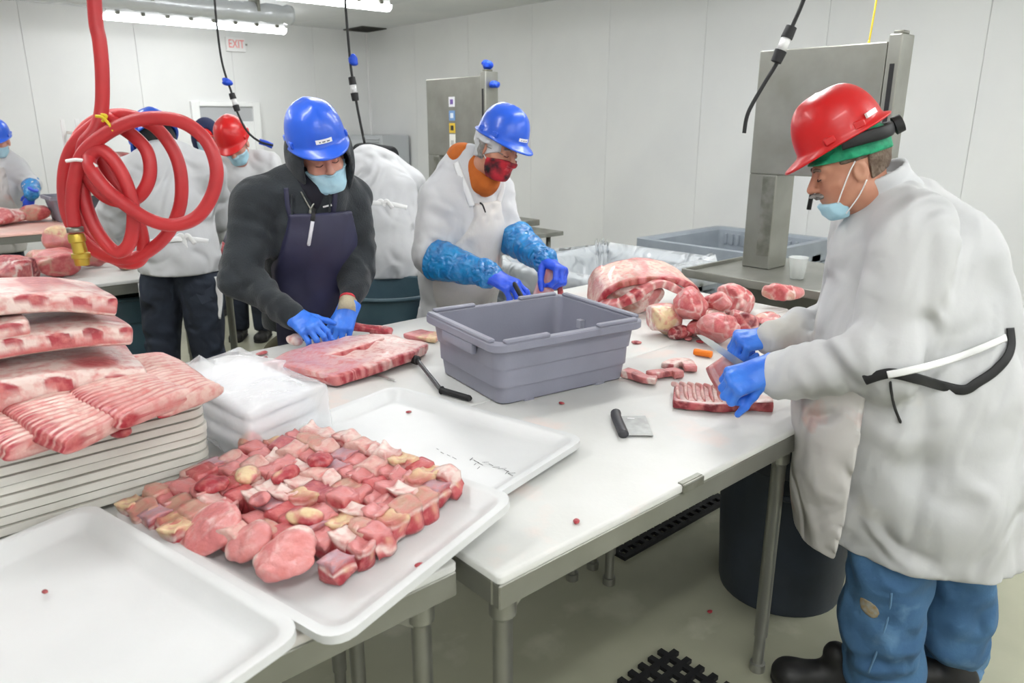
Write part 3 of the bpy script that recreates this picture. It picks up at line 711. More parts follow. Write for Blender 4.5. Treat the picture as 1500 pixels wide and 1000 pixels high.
def surf(o, u, v, off=.004, d0=1.2, d1=7.5, n=900):
    """the point of a garment's surface met on the way from (u, v)"""
    f = o if callable(o) else FS[o.name]
    ds = np.linspace(d0, d1, n); P = np.stack([D(u, v, x) for x in ds]).astype(np.float32); s = np.flatnonzero(f(P) < off)
    return D(u, v, ds[s[0]]) if len(s) else D(u, v, (d0 + d1) / 2)
def on(o, pts, off=.004, **k): return [surf(o, u, v, off, **k) for u, v in pts]
def head_sdf(Q, jaw=1.0, nose=1.0):
    """Q in head space: x right, y forward, z up"""
    ax = np.abs(Q[:, 0:1]); S = np.concatenate([ax, Q[:, 1:]], 1)
    d = sell(Q, (0, -.012, .035), (.077, .098, .098))
    d = smin(d, sell(Q, (0, .028, -.045), (.060 * jaw, .070, .078)), .03)
    d = smin(d, scap(S, (.0, .070, -.100), (.018, .066, -.100), .018), .02)                      # chin
    d = smin(d, scap(S, (.056 * jaw, .0, -.055), (.03, .055, -.098), .014), .025)              # jaw line
    d = smin(d, scap(S, (.0, .088, .026), (.042, .072, .024), .012), .018)                      # brow
    d = smin(d, scap(S, (.042, .066, -.028), (.052, .045, -.025), .016), .02)                   # cheekbone
    d = smax(d, -sell(S, (.031, .104, .002), (.017, .016, .012)), .012)                         # eye sockets
    d = smin(d, sell(S, (.031, .081, .0), (.0145, .0145, .0125)), .004)                         # eyes under lids
    d = smin(d, scap(Q, (0, .094, .012), (0, .117 * nose, -.03), .0085, .0125), .012)           # nose
    d = smin(d, sell(S, (.012, .104, -.034), (.0085, .011, .008)), .006)
    d = smin(d, scap(S, (.0, .095, -.062), (.018, .086, -.064), .0065, .004), .006)             # lips
    d = smin(d, scap(S, (.0, .092, -.073), (.016, .084, -.072), .007, .004), .006)
    d = smin(d, smax(sell(S, (.080, -.012, -.008), (.010, .021, .032)), -sell(S, (.092, -.008, -.004), (.009, .012, .019)), .006), .008)
    return d
class Head:
    def __init__(s, parent, c, fwd, up, skin, neck, jaw=1.0, nrad=.056, sc=1.0):
        s.p, s.c, s.ax, s.jaw, s.sc = parent, np.asarray(c, float), axes(fwd, up), jaw, sc
        s.neck = neck
        nl = s.loc(np.array([neck]))[0]
        s.nl = nl
        def f(Q):
            d = head_sdf(Q, jaw)
            return smin(d, scap(Q, (0, -.02, -.07), nl, nrad, nrad * 1.12), .03)
        s.f = f
        hi = np.maximum((.1, .15, .14), nl + .07); lo = np.minimum((-.1, -.12, -.13), nl - .07)
        s.put('body', f, lo, hi, .005, skin, p=parent)
    def loc(s, W): return np.stack([(W - s.c) @ a for a in s.ax], 1) / s.sc
    def wor(s, L): L = np.asarray(L, float) * s.sc; return s.c + L[..., 0:1] * s.ax[0] + L[..., 1:2] * s.ax[1] + L[..., 2:3] * s.ax[2]
    def put(s, name, f, lo, hi, h, m, p=None):
        v, q = snet(f, lo, hi, h); return obj(name, (s.wor(v), q), m, p or s.p)
    def patch(s, name, off, region, m, h=.005, noise=0, seed=1, p=None):
        """a layer lying on the head: offset surface cut to a region"""
        f = lambda Q: np.maximum(s.f(Q) - off - (noise * fold(Q, seed, 70, (1, 1, 1)) if noise else 0), region(Q))
        return s.put(name, f, (-.12, -.15, -.15), (.12, .16, .15), h, m, p)
    def strand(s, name, pts, r, m, flat=1, p=None): return obj(name, tube(smooth_path(s.wor(np.array(pts)), 6), r, 6, flat), m, p or s.p)
    def brows(s, m):
        for sg in (-1, 1):
            s.strand('eyebrow', [(sg * .014, .099, .02), (sg * .03, .097, .026), (sg * .047, .083, .021)], [.002] + [.0038] * 11 + [.002], m)
            s.strand('eyelash', [(sg * .017, .0935, -.003), (sg * .031, .0965, -.0075), (sg * .045, .089, -.004)], .0014, MATS['lash_dark'])
mat('lash_dark', (52, 38, 34), .7)
def mk_mask(hd, m, low=False, style='pleat'):
    if not low:
        reg = lambda Q: np.maximum.reduce([Q[:, 2] - (-.028 + .012 * np.exp(-(Q[:, 0] / .018) ** 2)) + .12 * np.maximum(0, .1 - Q[:, 1]) * .3, -.122 - Q[:, 2], .022 - Q[:, 1]])
        mk = hd.patch('face_mask', .006, reg, m, .0045, .002 if style == 'pleat' else .0, 3)
    return mk
HAT_N = 56
def hat_mesh(rx=.116, ry=.142, hz=.148, brim=.050):
    loops = []
    def ring(fr, z, ext=0, edge=0):
        out = []
        for i in range(HAT_N):
            a = 2 * math.pi * i / HAT_N; cx, sy = math.cos(a), math.sin(a)
            fwd = max(0, sy)
            e = (.010 + brim * fwd ** 2.2 + .012 * max(0, -sy) ** 2) * ext
            x = (rx * fr + e * .55) * cx; y = (ry * fr + e) * sy
            zz = z - .014 * ext * fwd ** 2
            out.append([x, y, zz])
        return np.array(out)
    loops.append(ring(.955, .003)); loops.append(ring(.985, -.004, 1.0)); loops.append(ring(1.0, .0, 1.0)); loops.append(ring(.995, .004, .9)); loops.append(ring(1.0, .011, .12)); loops.append(ring(.995, .02))
    for t in np.linspace(.1, .985, 16):
        ph = t * math.pi / 2; fr = math.cos(ph) ** .62; z = .012 + hz * math.sin(ph) ** 1.05
        r = ring(fr, z)
        # raised ridge over the crown and two side creases
        ridge = np.exp(-(r[:, 0] / .026) ** 2) * np.clip(t * 1.4 - .1, 0, 1) * .010
        side = np.exp(-((np.abs(r[:, 0]) - .056 * min(1, fr * 1.3)) / .014) ** 2) * np.clip(t * 1.2 - .25, 0, 1) * np.clip(1 - t, 0, 1) * .010
        front = np.where(r[:, 1] > 0, 1, .75)
        r[:, 2] += ridge * front + side * front * .8
        loops.append(r)
    top = loops[-1].copy(); top[:, :2] *= .25; top[:, 2] += .0015; loops.append(top)
    inner = [np.array(loops[0])]
    return loft(loops, False, True)
def hat(parent, c, fwd, up, m, sticker=True, suspension=False, sc=1.0, dark=None):
    sc *= .875
    ax = [a * sc for a in axes(fwd, up)]
    h = obj('hard_hat', xf(hat_mesh(), c, ax), m, parent)
    w = lambda L: c + np.asarray(L, float)[..., 0:1] * ax[0] + np.asarray(L, float)[..., 1:2] * ax[1] + np.asarray(L, float)[..., 2:3] * ax[2]
    # accessory slots low on the sides
    for s in (-1, 1):
        for yy in (.045, -.05):
            x = s * .112 * math.sqrt(max(0, 1 - (yy / .142) ** 2)) + s * .002
            obj('slot', xf(box(x - .007, x + .007, yy - .018, yy + .018, .010, .036, .004), c, ax), m, h, auto=40)
    if sticker:
        pts = []
        n = 8
        for z in (.030, .046):
            pts.append([(.032 * t, math.sqrt(max(0, 1 - (.032 * t / .116) ** 2)) * (.1435 - (z - .02) * .12) + .0012, z) for t in np.linspace(-1, 1, n)])
        v = w(np.array(pts[0] + pts[1])); f = [(i, i + 1, n + i + 1, n + i) for i in range(n - 1)]
        st = obj('name_label', (v, f), MATS.get('label_white') or mat('label_white', (240, 240, 238), .5), h)
        ink = mat('label_ink', (90, 92, 100), .7)
        v2 = w(np.array([(x, math.sqrt(max(0, 1 - (x / .116) ** 2)) * (.1435 - (z - .02) * .12) + .0022, z) for x in np.linspace(-.022, .02, 8) for z in (.0345, .0385)]))
        obj('scribble', (v2, [(2 * i, 2 * i + 2, 2 * i + 3, 2 * i + 1) for i in range(0, 7, 1) if i not in (2, 5)]), ink, h)
    if suspension:
        pts = [(.108, .02, -.004), (.106, -.04, -.02), (.085, -.10, -.038), (.045, -.135, -.046), (0, -.147, -.048), (-.045, -.135, -.046), (-.085, -.10, -.038), (-.106, -.04, -.02), (-.108, .02, -.004)]
        obj('headband', tube(smooth_path(w(np.array(pts)), 6), .016, 8, .3, side=ax[2]), M_BLACK, h)
        k = w(np.array([(0, -.15, -.048), (0, -.178, -.05)]))
        obj('ratchet_knob', tube([k[0], k[0] + (k[1] - k[0]) * .1, k[1], k[1] + (k[1] - k[0]) * .1], [.016, .023, .022, .012], 14), M_BLACK, h, auto=40)
    return h
FL = ((.040, .026, .021), (.044, .029, .022), (.041, .027, .021), (.033, .021, .018))
def hand(parent, wrist, fdir, back, side, m, curl=(.5, .5, .5, .5), spread=.10, thumb=(.9, .35, .3), cuff=.05, cuffr=.036, name='glove', sc=1.06):
    """fdir: wrist to knuckles; back: normal of the back of the hand; side +1 puts the thumb on local +x"""
    ax = axes(fdir, back); ch = []
    K = [(.030, .088, .0), (.010, .095, .004), (-.011, .092, .003), (-.030, .083, -.003)]
    B = [(.020, .012, 0), (.007, .012, .002), (-.008, .012, .002), (-.020, .012, 0)]
    for i in range(4):
        ch.append((np.array(B[i]), np.array(K[i]), .0155, .0125))
        a = np.array(K[i]); ang = 0.0; sp = (1.5 - i) * spread
        for j, L in enumerate(FL[i]):
            cv = curl[i]; ang += (cv * 1.25, cv * 1.45, cv * .9)[j]
            d = np.array([math.sin(sp) * math.cos(ang), math.cos(sp) * math.cos(ang), -math.sin(ang)])
            b = a + d * L; ch.append((a, b, (.0105, .0098, .0088)[j], (.0098, .0088, .0078)[j])); a = b
    # thumb leaves the side of the palm near its base
    a = np.array([.022, .022, -.006]); o_, dn, bd = thumb
    for j, L in enumerate((.043, .032, .026)):
        an = o_ - bd * j * 1.0
        d = np.array([math.sin(an) * math.cos(dn), math.cos(an) * math.cos(dn), -math.sin(dn)]); b = a + d * L
        ch.append((a, b, (.0150, .0118, .0105)[j], (.0120, .0105, .0088)[j])); a = b
    def f(P):
        pal = uni([scap(P, *c) for c in ch if c[2] == .0155], .014)
        d = pal
        for c in ch:
            if c[2] != .0155: d = smin(d, scap(P, *c), .005)
        d = smin(d, scap(P, (0, .02, 0), (0, -cuff, 0), .027, cuffr, (1, 0, 0), 1.12), .016)
        d = d + .0012 * fold(P, 9, 120, (1, .5, 1))
        return smax(d, -cuff - P[:, 1], .004)
    A = np.concatenate([[c[0], c[1]] for c in ch])
    v, q = snet(f, np.minimum(A.min(0) - .02, (-.05, -cuff - .01, -.05)), np.maximum(A.max(0) + .02, (.05, .05, .05)), .0032)
    v = v * sc; v[:, 0] *= side
    if side < 0: q = q[:, ::-1]
    return obj(name, xf((v, q), wrist, ax), m, parent)
def person(loc, label): return thing('person', (loc[0], loc[1], 0), label, 'person')
def shoe(parent, heel, toe, m, name='shoe'):
    d = nrm((toe - heel) * V(1, 1, 0)); s = np.cross(UP, d); L = np.linalg.norm((toe - heel)[:2]); h0 = V(heel[0], heel[1], 0)
    f = lambda P: np.maximum(uni([scap(P, h0 + d * .04 + UP * .04, h0 + d * (L - .05) + UP * .032, .042, .04, s, 1.1), scap(P, h0 + d * .05 + UP * .04, h0 + d * .07 + UP * .11, .045, .04), sell(P, h0 + d * (L - .055) + UP * .03, (.05, .05, .042))], .03), .002 - P[:, 2])
    o = obj(name, snet(f, np.minimum(h0, h0 + d * L) - V(.08, .08, 0.0), np.maximum(h0, h0 + d * L) + V(.08, .08, .17), .008), m, parent)
    fs = lambda P: np.maximum(scap(P, h0 + d * .04 + UP * .012, h0 + d * (L - .05) + UP * .012, .048, .05, s, 1.1), np.abs(P[:, 2] - .009) - .009)
    obj('sole', snet(fs, np.minimum(h0, h0 + d * L) - V(.08, .08, 0.02), np.maximum(h0, h0 + d * L) + V(.08, .08, .04), .008), MATS.get('sole_dark') or mat('sole_dark', (28, 26, 26), .8), o)
    return o
def ribbon(name, parent, pts, r, m, flat=.15, side=None): return obj(name, tube(smooth_path(pts, 6), r, 8, flat, side), m, parent)

# clothing materials
M_COAT = mat('coat_white', (202, 202, 203), .78, var=(194, 195, 196), vscale=4, stain=(198, 195, 188), sscale=3, sthr=.62, bump=.18, bscale=22, crease=(5, 1.0, .06))
M_COATC = mat('coat_clean', (203, 204, 206), .78, var=(195, 196, 199), vscale=4, bump=.18, bscale=20, crease=(6, 1.0, .06))
M_APRONW = mat('apron_white', (210, 206, 203), .6, var=(202, 199, 196), vscale=5, stain=(216, 168, 158), sscale=3.4, sthr=.58, bump=.2, bscale=18, crease=(7, 1.0, .06))
M_APRONP = mat('apron_clean', (232, 233, 233), .7, var=(224, 225, 226), vscale=5, bump=.2, bscale=18, crease=(8, .5, .03))
M_NAVY = mat('apron_navy', (44, 44, 72), .55, var=(37, 37, 62), vscale=5, bump=.15, bscale=25, crease=(7, .4, .03))
M_HOOD = mat('hoodie_charcoal', (41, 47, 52), .92, var=(35, 40, 44), vscale=9, bump=.3, bscale=160, sheen=.15, crease=(6, .9, .06))
M_INNER = mat('shirt_dark', (22, 22, 34), .9)
M_DENIM = mat('denim_blue', (74, 114, 152), .85, var=(58, 96, 134), vscale=7, stain=(104, 142, 176), sscale=5, sthr=.6, bump=.2, bscale=90, crease=(6, 1.0, .06))
M_DENIMD = mat('denim_dark', (42, 50, 64), .88, var=(34, 40, 52), vscale=9, bump=.2, bscale=60, crease=(7, 1.0, .06))
M_OLIVE = mat('trousers_olive', (84, 80, 56), .85, var=(74, 70, 48), vscale=8)
M_GLOVE = mat('glove_nitrile', (62, 128, 232), .38, var=(50, 112, 222), vscale=18, bump=.25, bscale=60)
M_GLOVED = mat('glove_nitrile_deep', (40, 86, 216), .38, var=(34, 76, 204), vscale=18, bump=.25, bscale=60)
M_SLEEVE = mat('sleeve_film_blue', (14, 138, 206), .2, var=(10, 110, 180), vscale=20, bump=.9, bscale=34, spec=.8, crease=(22, .8, .02))
M_HATB = mat('hat_blue', (34, 92, 214), .32, coat=.2)
M_HATR = mat('hat_red', (200, 14, 18), .36, coat=.12)
M_SK1 = mat('skin_tan', (196, 142, 116), .5, var=(184, 124, 100), vscale=16)
M_SK2 = mat('skin_fair', (206, 152, 132), .5, var=(196, 134, 116), vscale=16)
M_MASK = mat('mask_blue', (176, 214, 228), .7, var=(160, 202, 220), vscale=20, bump=.15, bscale=60, crease=(14, .3, .01))
M_NETG = mat('hairnet_green', (26, 158, 112), .65, var=(18, 130, 94), vscale=40, bump=.5, bscale=60)
M_NETW = mat('hairnet_white', (226, 228, 230), .6, alpha=.75, bump=.5, bscale=70)
M_HAIR = mat('hair_brown', (92, 74, 60), .8, var=(120, 104, 90), vscale=60, bump=.6, bscale=140)
M_HAIRG = mat('hair_grey', (150, 146, 142), .8, var=(120, 116, 112), vscale=60, bump=.6, bscale=140)
M_SHOE = mat('shoe_black', (24, 23, 23), .55)
M_BELT = mat('strap_black', (22, 22, 24), .6)
M_ORANGE = mat('hood_orange', (196, 104, 34), .85, var=(180, 92, 28), vscale=12, bump=.2, bscale=90, crease=(9, .5, .03))
M_STRAPW = mat('strap_white', (238, 238, 238), .7)
# ------------------------------------------------------------------ man in red helmet, right
p1 = person((2.1, .68, 0), 'man in long white coat, red helmet and blue jeans cutting ribs at the right')
f1 = nrm(-RGT * .97 + FWD * .24)   # facing
J = lambda u, v, d: D(u, v, d)
spine = [(1312, 345, 1.96, .125), (1330, 400, 1.94, .175), (1338, 480, 1.92, .212), (1340, 570, 1.91, .235), (1347, 690, 1.91, .236), (1360, 860, 1.92, .228)]
SP = [(J(u, v, d), r) for u, v, d, r in spine]
shL, elL, wrL = J(1340, 350, 1.80), J(1292, 528, 1.73), J(1142, 552, 1.90)
shR, elR, wrR = J(1268, 345, 2.14), J(1225, 470, 2.22), J(1132, 494, 2.11)
torso = [(a[0], b[0], a[1], b[1], f1, 1.13) for a, b in zip(SP, SP[1:])]
sho = [(J(1312, 300, 1.96), shL, .062, .088), (J(1300, 300, 1.97), shR, .062, .08), (J(1340, 300, 1.97), J(1395, 380, 1.94), .085, .12), (J(1395, 380, 1.94), J(1400, 480, 1.92), .12, .14), (J(1308, 290, 1.96), J(1245, 360, 1.97), .05, .06)]
arms = [(shL, elL, .105, .088, None, 1, 4, .006), (elL, wrL, .088, .062, None, 1, 5, .008), (shR, elR, .088, .074, None, 1, 4, .008), (elR, wrR, .074, .052, None, 1, 5, .009)]
hemz = J(1330, 848, 1.75)[2] + .02
coat = cloth('coat', p1, torso + sho + arms, M_COAT, .009, .04, cuts=[(V(0, 0, hemz), V(0, 0, -1))], folds=(.014, 24, 12, (1, 1, .3)))
tf = lambda P: uni([scap(P, *t) for t in torso], .04)
# collar: raised band around the neck, open at the throat
ncx = J(1290, 268, 1.97); cu = nrm(J(1270, 222, 1.97) - J(1302, 300, 1.97))
def collar(P):
    q = P - ncx.astype(np.float32); t = q @ cu.astype(np.float32); rad = np.sqrt(((q - t[:, None] * cu.astype(np.float32)) ** 2).sum(1))
    return np.maximum.reduce([np.abs(rad - (.070 + .35 * np.maximum(0, -t))) - .006, np.abs(t + .012) - .045])
obj('collar', snet(lambda P: collar(P) + .002 * wav(P, 5, 40), ncx - .16, ncx + .16, .006), M_COATC, coat)
# apron hanging in front
ap = [(1334, 520, 1.91, .246), (1338, 600, 1.91, .262), (1334, 700, 1.91, .268), (1318, 870, 1.92, .27)]
AP = [(J(u, v, d), r) for u, v, d, r in ap]
az = J(1215, 806, 1.84)[2]
cutp = J(1258, 640, 1.75)
apron = cloth('apron', p1, [(a[0], b[0], a[1], b[1], f1, 1.14) for a, b in zip(AP, AP[1:])], M_APRONW, .009, .05,
              cuts=[(V(0, 0, az), V(0, 0, -1)), (cutp, -nrm(f1 + UP * .02)), (V(0, 0, J(1220, 555, 1.8)[2]), V(0, 0, 1))], folds=(.004, 22, 41, (1, 1, .7)))
ribbon('apron_tie', p1, on(coat, [(1266, 557), (1290, 549), (1310, 547), (1345, 555), (1380, 565), (1412, 571), (1432, 560), (1455, 545), (1474, 525), (1482, 505), (1480, 480)], .01), .012, M_BELT, .2, UP)
ribbon('apron_tie', p1, [surf(coat, 1478, 520, .01), J(1492, 522, 1.80), J(1506, 535, 1.82), J(1512, 560, 1.83)], .010, M_BELT, .2, UP)
ribbon('apron_strap', p1, on(coat, [(1300, 549), (1330, 543), (1360, 536), (1400, 524), (1440, 509), (1474, 494)], .02), .009, M_STRAPW, .2, UP)
ribbon('pocket_slit', p1, on(coat, [(1304, 558), (1306, 575), (1311, 598), (1320, 620)], .006), [.001] + [.004] * 17 + [.001], M_BELT, .6, UP)
# trousers and shoes
hz0 = hemz + .12
def zc(p): p = np.array(p); p[2] = max(p[2], .04); return p
lf = [(V(*(J(1320, 790, 1.88)[:2]), hz0), J(1290, 905, 1.88), .128, .122), (J(1290, 905, 1.88), J(1292, 1012, 1.9), .122, .108)]
lb = [(V(*(J(1398, 790, 1.98)[:2]), hz0), J(1402, 900, 1.98), .118, .106), (J(1402, 900, 1.98), J(1394, 1000, 2.0), .105, .088)]
lf = [(a, zc(b), c, d, None, 1, 3, .014) for a, b, c, d in lf]; lb = [(a, zc(b), c, d, None, 1, 3, .010) for a, b, c, d in lb]
tr = cloth('jeans', p1, lf + lb, M_DENIM, .009, .02, cuts=[(V(0, 0, .03), V(0, 0, -1)), (V(0, 0, hz0 + .02), V(0, 0, 1))], folds=(.014, 22, 77, (1, 1, 1.3)))
ribbon('side_seam', p1, on(tr, [(1306, 868), (1302, 900), (1290, 940), (1272, 985)], .001), .003, mat('denim_seam', (96, 134, 168), .85), 1, UP)
o = surf(tr, 1272, 890, .0); obj('mud_patch', snet(lambda P: np.maximum(FS[tr.name](P) - .002, sell(P, o, (.03, .03, .024)) + .012 * wav(P, 6, 90)), o - .05, o + .05, .005), mat('mud_tan', (146, 124, 86), .9, var=(150, 150, 140), vscale=60), tr)
shoe(p1, Z(1255, 992, .03), Z(1130, 985, .03), M_SHOE); shoe(p1, Z(1430, 1000, .03), Z(1310, 975, .03), M_SHOE)
# head
hc = J(1246, 246, 1.97); hf = nrm(f1 * 1 - UP * .34); hu = nrm(UP + f1 * .30)
h1 = Head(p1, hc, hf, hu, M_SK1, J(1300, 305, 1.97), jaw=1.12, nrad=.066, sc=.885)
h1.brows(M_HAIR)
h1.patch('hair', .005, lambda Q: np.maximum.reduce([Q[:, 2] - .05, -.050 - .25 * Q[:, 1] - Q[:, 2], Q[:, 1] + .036]), M_HAIR, .005, .002, 4)
h1.patch('sideburn', .004, lambda Q: np.maximum.reduce([Q[:, 2] - .05, .022 - Q[:, 2], Q[:, 1] - .035, -.04 - Q[:, 1]]), M_HAIR, .005, .001, 4)
h1.patch('hairnet', .010, lambda Q: .032 + .10 * Q[:, 1] * .5 - Q[:, 2], M_NETG, .005, .004, 8)
h1.patch('moustache', .010, lambda Q: sell(Q, (0, .1, -.053), (.034, .03, .010)), M_HAIRG, .004, .002, 6)
h1.patch('face_mask', .012, lambda Q: np.maximum.reduce([Q[:, 2] + .078 , -.13 - Q[:, 2], .035 - Q[:, 1], np.abs(Q[:, 0]) - .058]), M_MASK, .0045, .004, 2)
for sg in (-1, 1):
    h1.strand('mask_loop', [(sg * .060, .062, -.08), (sg * .072, .040, -.04), (sg * .083, .016, .0), (sg * .090, -.002, .024)], .0018, M_STRAPW)
    h1.strand('mask_loop', [(sg * .060, .047, -.115), (sg * .078, .008, -.075), (sg * .090, -.020, -.035)], .0018, M_STRAPW)
hatc = J(1232, 203, 1.97); hff, hfu = nrm(f1 - UP * .62), nrm(UP + f1 * .55)
hh = hat(p1, hatc, hff, hfu, M_HATR, sticker=False, suspension=True, sc=.88)
axh = axes(hff, hfu); sgn = -1 if np.dot(axh[0], FWD) > 0 else 1
lb_ = hatc + axh[0] * .0705 * sgn - axh[1] * .074 + axh[2] * .0265
obj('name_label', xf(box(-.018, .018, -.003, .003, -.006, .006, 0), lb_, [nrm(axh[1] * .75 + axh[0] * .66 * sgn), nrm(axh[1] * -.66 + axh[0] * .75 * sgn), axh[2]]), MATS.get('label_white') or mat('label_white', (240, 240, 238), .5), hh, smooth=False)
# gloved hands and knife
gl = hand(p1, J(1124, 541, 1.92), cdir(-.93, -.30, .15), cdir(-.1, .55, .8), -1, M_GLOVE, curl=(.95, 1.0, 1.02, 1.05), spread=.02, thumb=(.45, .8, .1), cuff=.022, cuffr=.034, sc=1.15)
gr = hand(p1, J(1136, 493, 2.12), cdir(-.97, -.10, .05), cdir(.0, .85, .5), 1, M_GLOVE, curl=(1.0, 1.02, 1.05, 1.05), spread=.02, thumb=(.5, .8, .3), cuff=.022, cuffr=.034, sc=1.15)
kn1 = thing('butcher_knife', J(1060, 515, 2.06), 'knife with steel blade held in blue gloves by the man in jeans', 'knife')
ka, kb = J(1088, 538, 2.03), J(1020, 490, 2.03); dk = nrm(kb - ka); nk = nrm(np.cross(dk, CB)); tk = np.cross(dk, nk) * .0012
pr_ = [ka + nk * .014, ka + (kb - ka) * .7 + nk * .013, ka + (kb - ka) * .92 + nk * .008, kb, ka + (kb - ka) * .85 - nk * .004, ka - nk * .007]
obj('blade', loft([[q + tk for q in pr_], [q - tk for q in pr_]]), M_BLADE, kn1, smooth=False)
obj('handle', tube([ka - dk * .1, ka - dk * .09, ka - dk * .03, ka + dk * .004], [.008, .013, .012, .010], 10, .75), M_BLACK, kn1)

# ------------------------------------------------------------------ man in charcoal hoodie
p2 = person((1.43, 2.93, 0), 'man in charcoal hoodie, navy apron and blue helmet bending over the pork side')
f2 = nrm(RGT * .55 - FWD * .83); sd2 = np.cross(f2, UP)   # his right-hand axis
def T(L): return [(J(u, v, d), r) for u, v, d, r in L]
S2 = T([(462, 285, 3.04, .15), (455, 340, 3.05, .165), (450, 420, 3.1, .165), (448, 500, 3.14, .17), (450, 560, 3.16, .16)])
l2 = nrm(RGT * .83 + FWD * .55)
sR, eR, wR = J(374, 296, 2.93), J(353, 402, 2.84), J(428, 466, 2.72)
sL, eL, wL = J(512, 292, 3.14), J(523, 388, 3.06), J(512, 438, 2.92)
tor2 = [(a[0], b[0], a[1], b[1], l2, 1.12) for a, b in zip(S2, S2[1:])]
hoodie = cloth('hoodie', p2, tor2[:3] + [(J(450, 262, 3.0), sR, .085, .09), (J(468, 262, 3.05), sL, .085, .085),
      (sR, eR, .092, .078, None, 1, 4, .008), (eR, wR, .078, .052, None, 1, 5, .006), (sL, eL, .088, .074, None, 1, 4, .01), (eL, wL, .072, .05, None, 1, 4, .006)], M_HOOD, .010, .05,
      cuts=[(J(450, 475, 3.1) * V(0, 0, 1), V(0, 0, -1))], folds=(.011, 26, 5, (1, 1, .6)))
# hood around the head, open to the front
hc2 = J(470, 230, 2.96); hf2 = cdir(.46, -.42, .78); hu2 = cdir(-.16, .86, .46)
A2 = axes(hf2, hu2)
hood = lambda P: smax(smin(np.abs(sell(P, hc2 + A2[1] * -.02 + A2[2] * .0, (.122, .135, .15), A2)) - .010, scap(P, hc2 - A2[2] * .1 - A2[1] * .03, J(455, 285, 3.02), .10, .11), .03), -sell(P, hc2 + A2[1] * .10 - A2[2] * .05, (.088, .16, .15), A2), .015)
obj('hood', snet(lambda P: smax(hood(P), -scap(P, hc2 + A2[1] * .02, hc2 - A2[2] * .14 + A2[1] * .07, .085), .01) + .003 * fold(P, 3, 25, (1, 1, 1)), hc2 - .26, hc2 + .24, .008), M_HOOD, hoodie)
hf_ = FS[hoodie.name]; vt_ = [J(432, 262, 2.84), J(478, 258, 2.84), J(455, 306, 2.84)]
def vneck(P):
    q = P - vt_[2].astype(np.float32); x = q @ RGT.astype(np.float32); y = q @ CU.astype(np.float32)
    return np.maximum.reduce([np.minimum(hf_(P), scap(P, hc2 - A2[2] * .1, J(462, 280, 2.98), .075, .09)) - .004, np.abs(x - .005) - .55 * y, y - .17, (P - hc2.astype(np.float32)) @ FWD.astype(np.float32) - .02])
obj('shirt', snet(vneck, vt_[2] - V(.2, .2, .04), vt_[2] + V(.2, .25, .2), .007), M_INNER, p2)
h2 = Head(p2, hc2, hf2, hu2, M_SK2, J(458, 285, 3.04))
h2.brows(M_HAIR)
h2.patch('face_mask', .008, lambda Q: np.maximum.reduce([Q[:, 2] + .040 - .2 * np.maximum(0, .075 - Q[:, 1]), -.124 - Q[:, 2], .005 - Q[:, 1]]), M_MASK, .0045, .003, 2)
h2.patch('hair', .006, lambda Q: np.maximum(.02 - Q[:, 2], Q[:, 1] - .055), M_HAIR, .006, .002, 4)
hat(p2, hc2 + A2[2] * .062 + A2[1] * .0, cdir(.46, -.46, .75), cdir(-.12, .84, .5), M_HATB, sc=1.09)
# zip and cords
ribbon('zip', p2, on(hoodie, [(441, 281), (448, 294), (455, 306)], .006), .003, M_STEEL, 1); ribbon('zip', p2, on(hoodie, [(470, 278), (463, 292), (455, 306)], .006), .003, M_STEEL, 1)
z0_ = surf(hoodie, 455, 306, .01); obj('zip_pull', tube([z0_, z0_ - UP * .012, z0_ - UP * .03], [.004, .008, .006], 8), M_STEEL, p2)
ribbon('drawstring', p2, on(hoodie, [(428, 285), (427, 305), (430, 325), (434, 333)], .012), .004, M_HOOD, 1)
ribbon('drawstring', p2, on(hoodie, [(482, 280), (483, 300), (482, 330)], .012), .004, M_HOOD, 1)
# navy apron over the front
za, zb_ = J(455, 312, 2.9)[2], J(455, 540, 3.0)[2]
apf = lambda P: uni([scap(P, t[0], t[1], t[2] + .014, t[3] + .014, t[4], t[5]) for t in tor2], .05) + .005 * fold(P, 55, 11, (1, 1, .3))
apc = S2[1][0]
def apron2(P):
    d = apf(P); q = P - apc.astype(np.float32); x = np.abs(q @ l2.astype(np.float32)); y = q @ f2.astype(np.float32)
    w = .125 + .25 * np.clip(za - .02 - P[:, 2], 0, .2)
    return np.maximum.reduce([d, P[:, 2] - za, zb_ - P[:, 2], x - w, .0 - y])
obj('apron', snet(apron2, np.min([s[0] for s in S2], 0) - .3, np.max([s[0] for s in S2], 0) + .3, .009), M_NAVY, p2)
for pts in ([(425, 316), (421, 298), (419, 275)], [(488, 312), (490, 295), (491, 275)]): ribbon('apron_strap', p2, on(hoodie, pts, .008), .010, M_NAVY, .25, RGT)
a2_ = lambda P: np.minimum(apron2(P), hf_(P))
pe = on(a2_, [(452, 360), (458, 324), (460, 306)], .008)
obj('pen', tube([pe[0], pe[0] + (pe[1] - pe[0]) * .05, pe[1]], [.004, .007, .007], 10), mat('pen_grey', (196, 196, 202), .4), p2)
obj('pen_clip', tube([pe[1], pe[2]], .0085, 10), M_BLACK, p2)
tg_ = on(a2_, [(473, 303), (486, 300)], .004); obj('brand_tag', tube(tg_, .004, 6), M_STRAPW, p2)
hp2 = J(448, 520, 3.16)
cloth('trousers', p2, [(hp2 - l2 * .09, V(*(hp2 - l2 * .1)[:2], .12), .105, .08, None, 1, 5, .008), (hp2 + l2 * .09, V(*(hp2 + l2 * .1)[:2], .12), .105, .08, None, 1, 5, .008)], M_OLIVE, .014, .02, cuts=[(V(0, 0, .08), V(0, 0, -1))])
for s in (-1, 1): b = V(*(hp2 + l2 * .1 * s)[:2], 0); shoe(p2, b - f2 * .08, b + f2 * .2, M_SHOE)
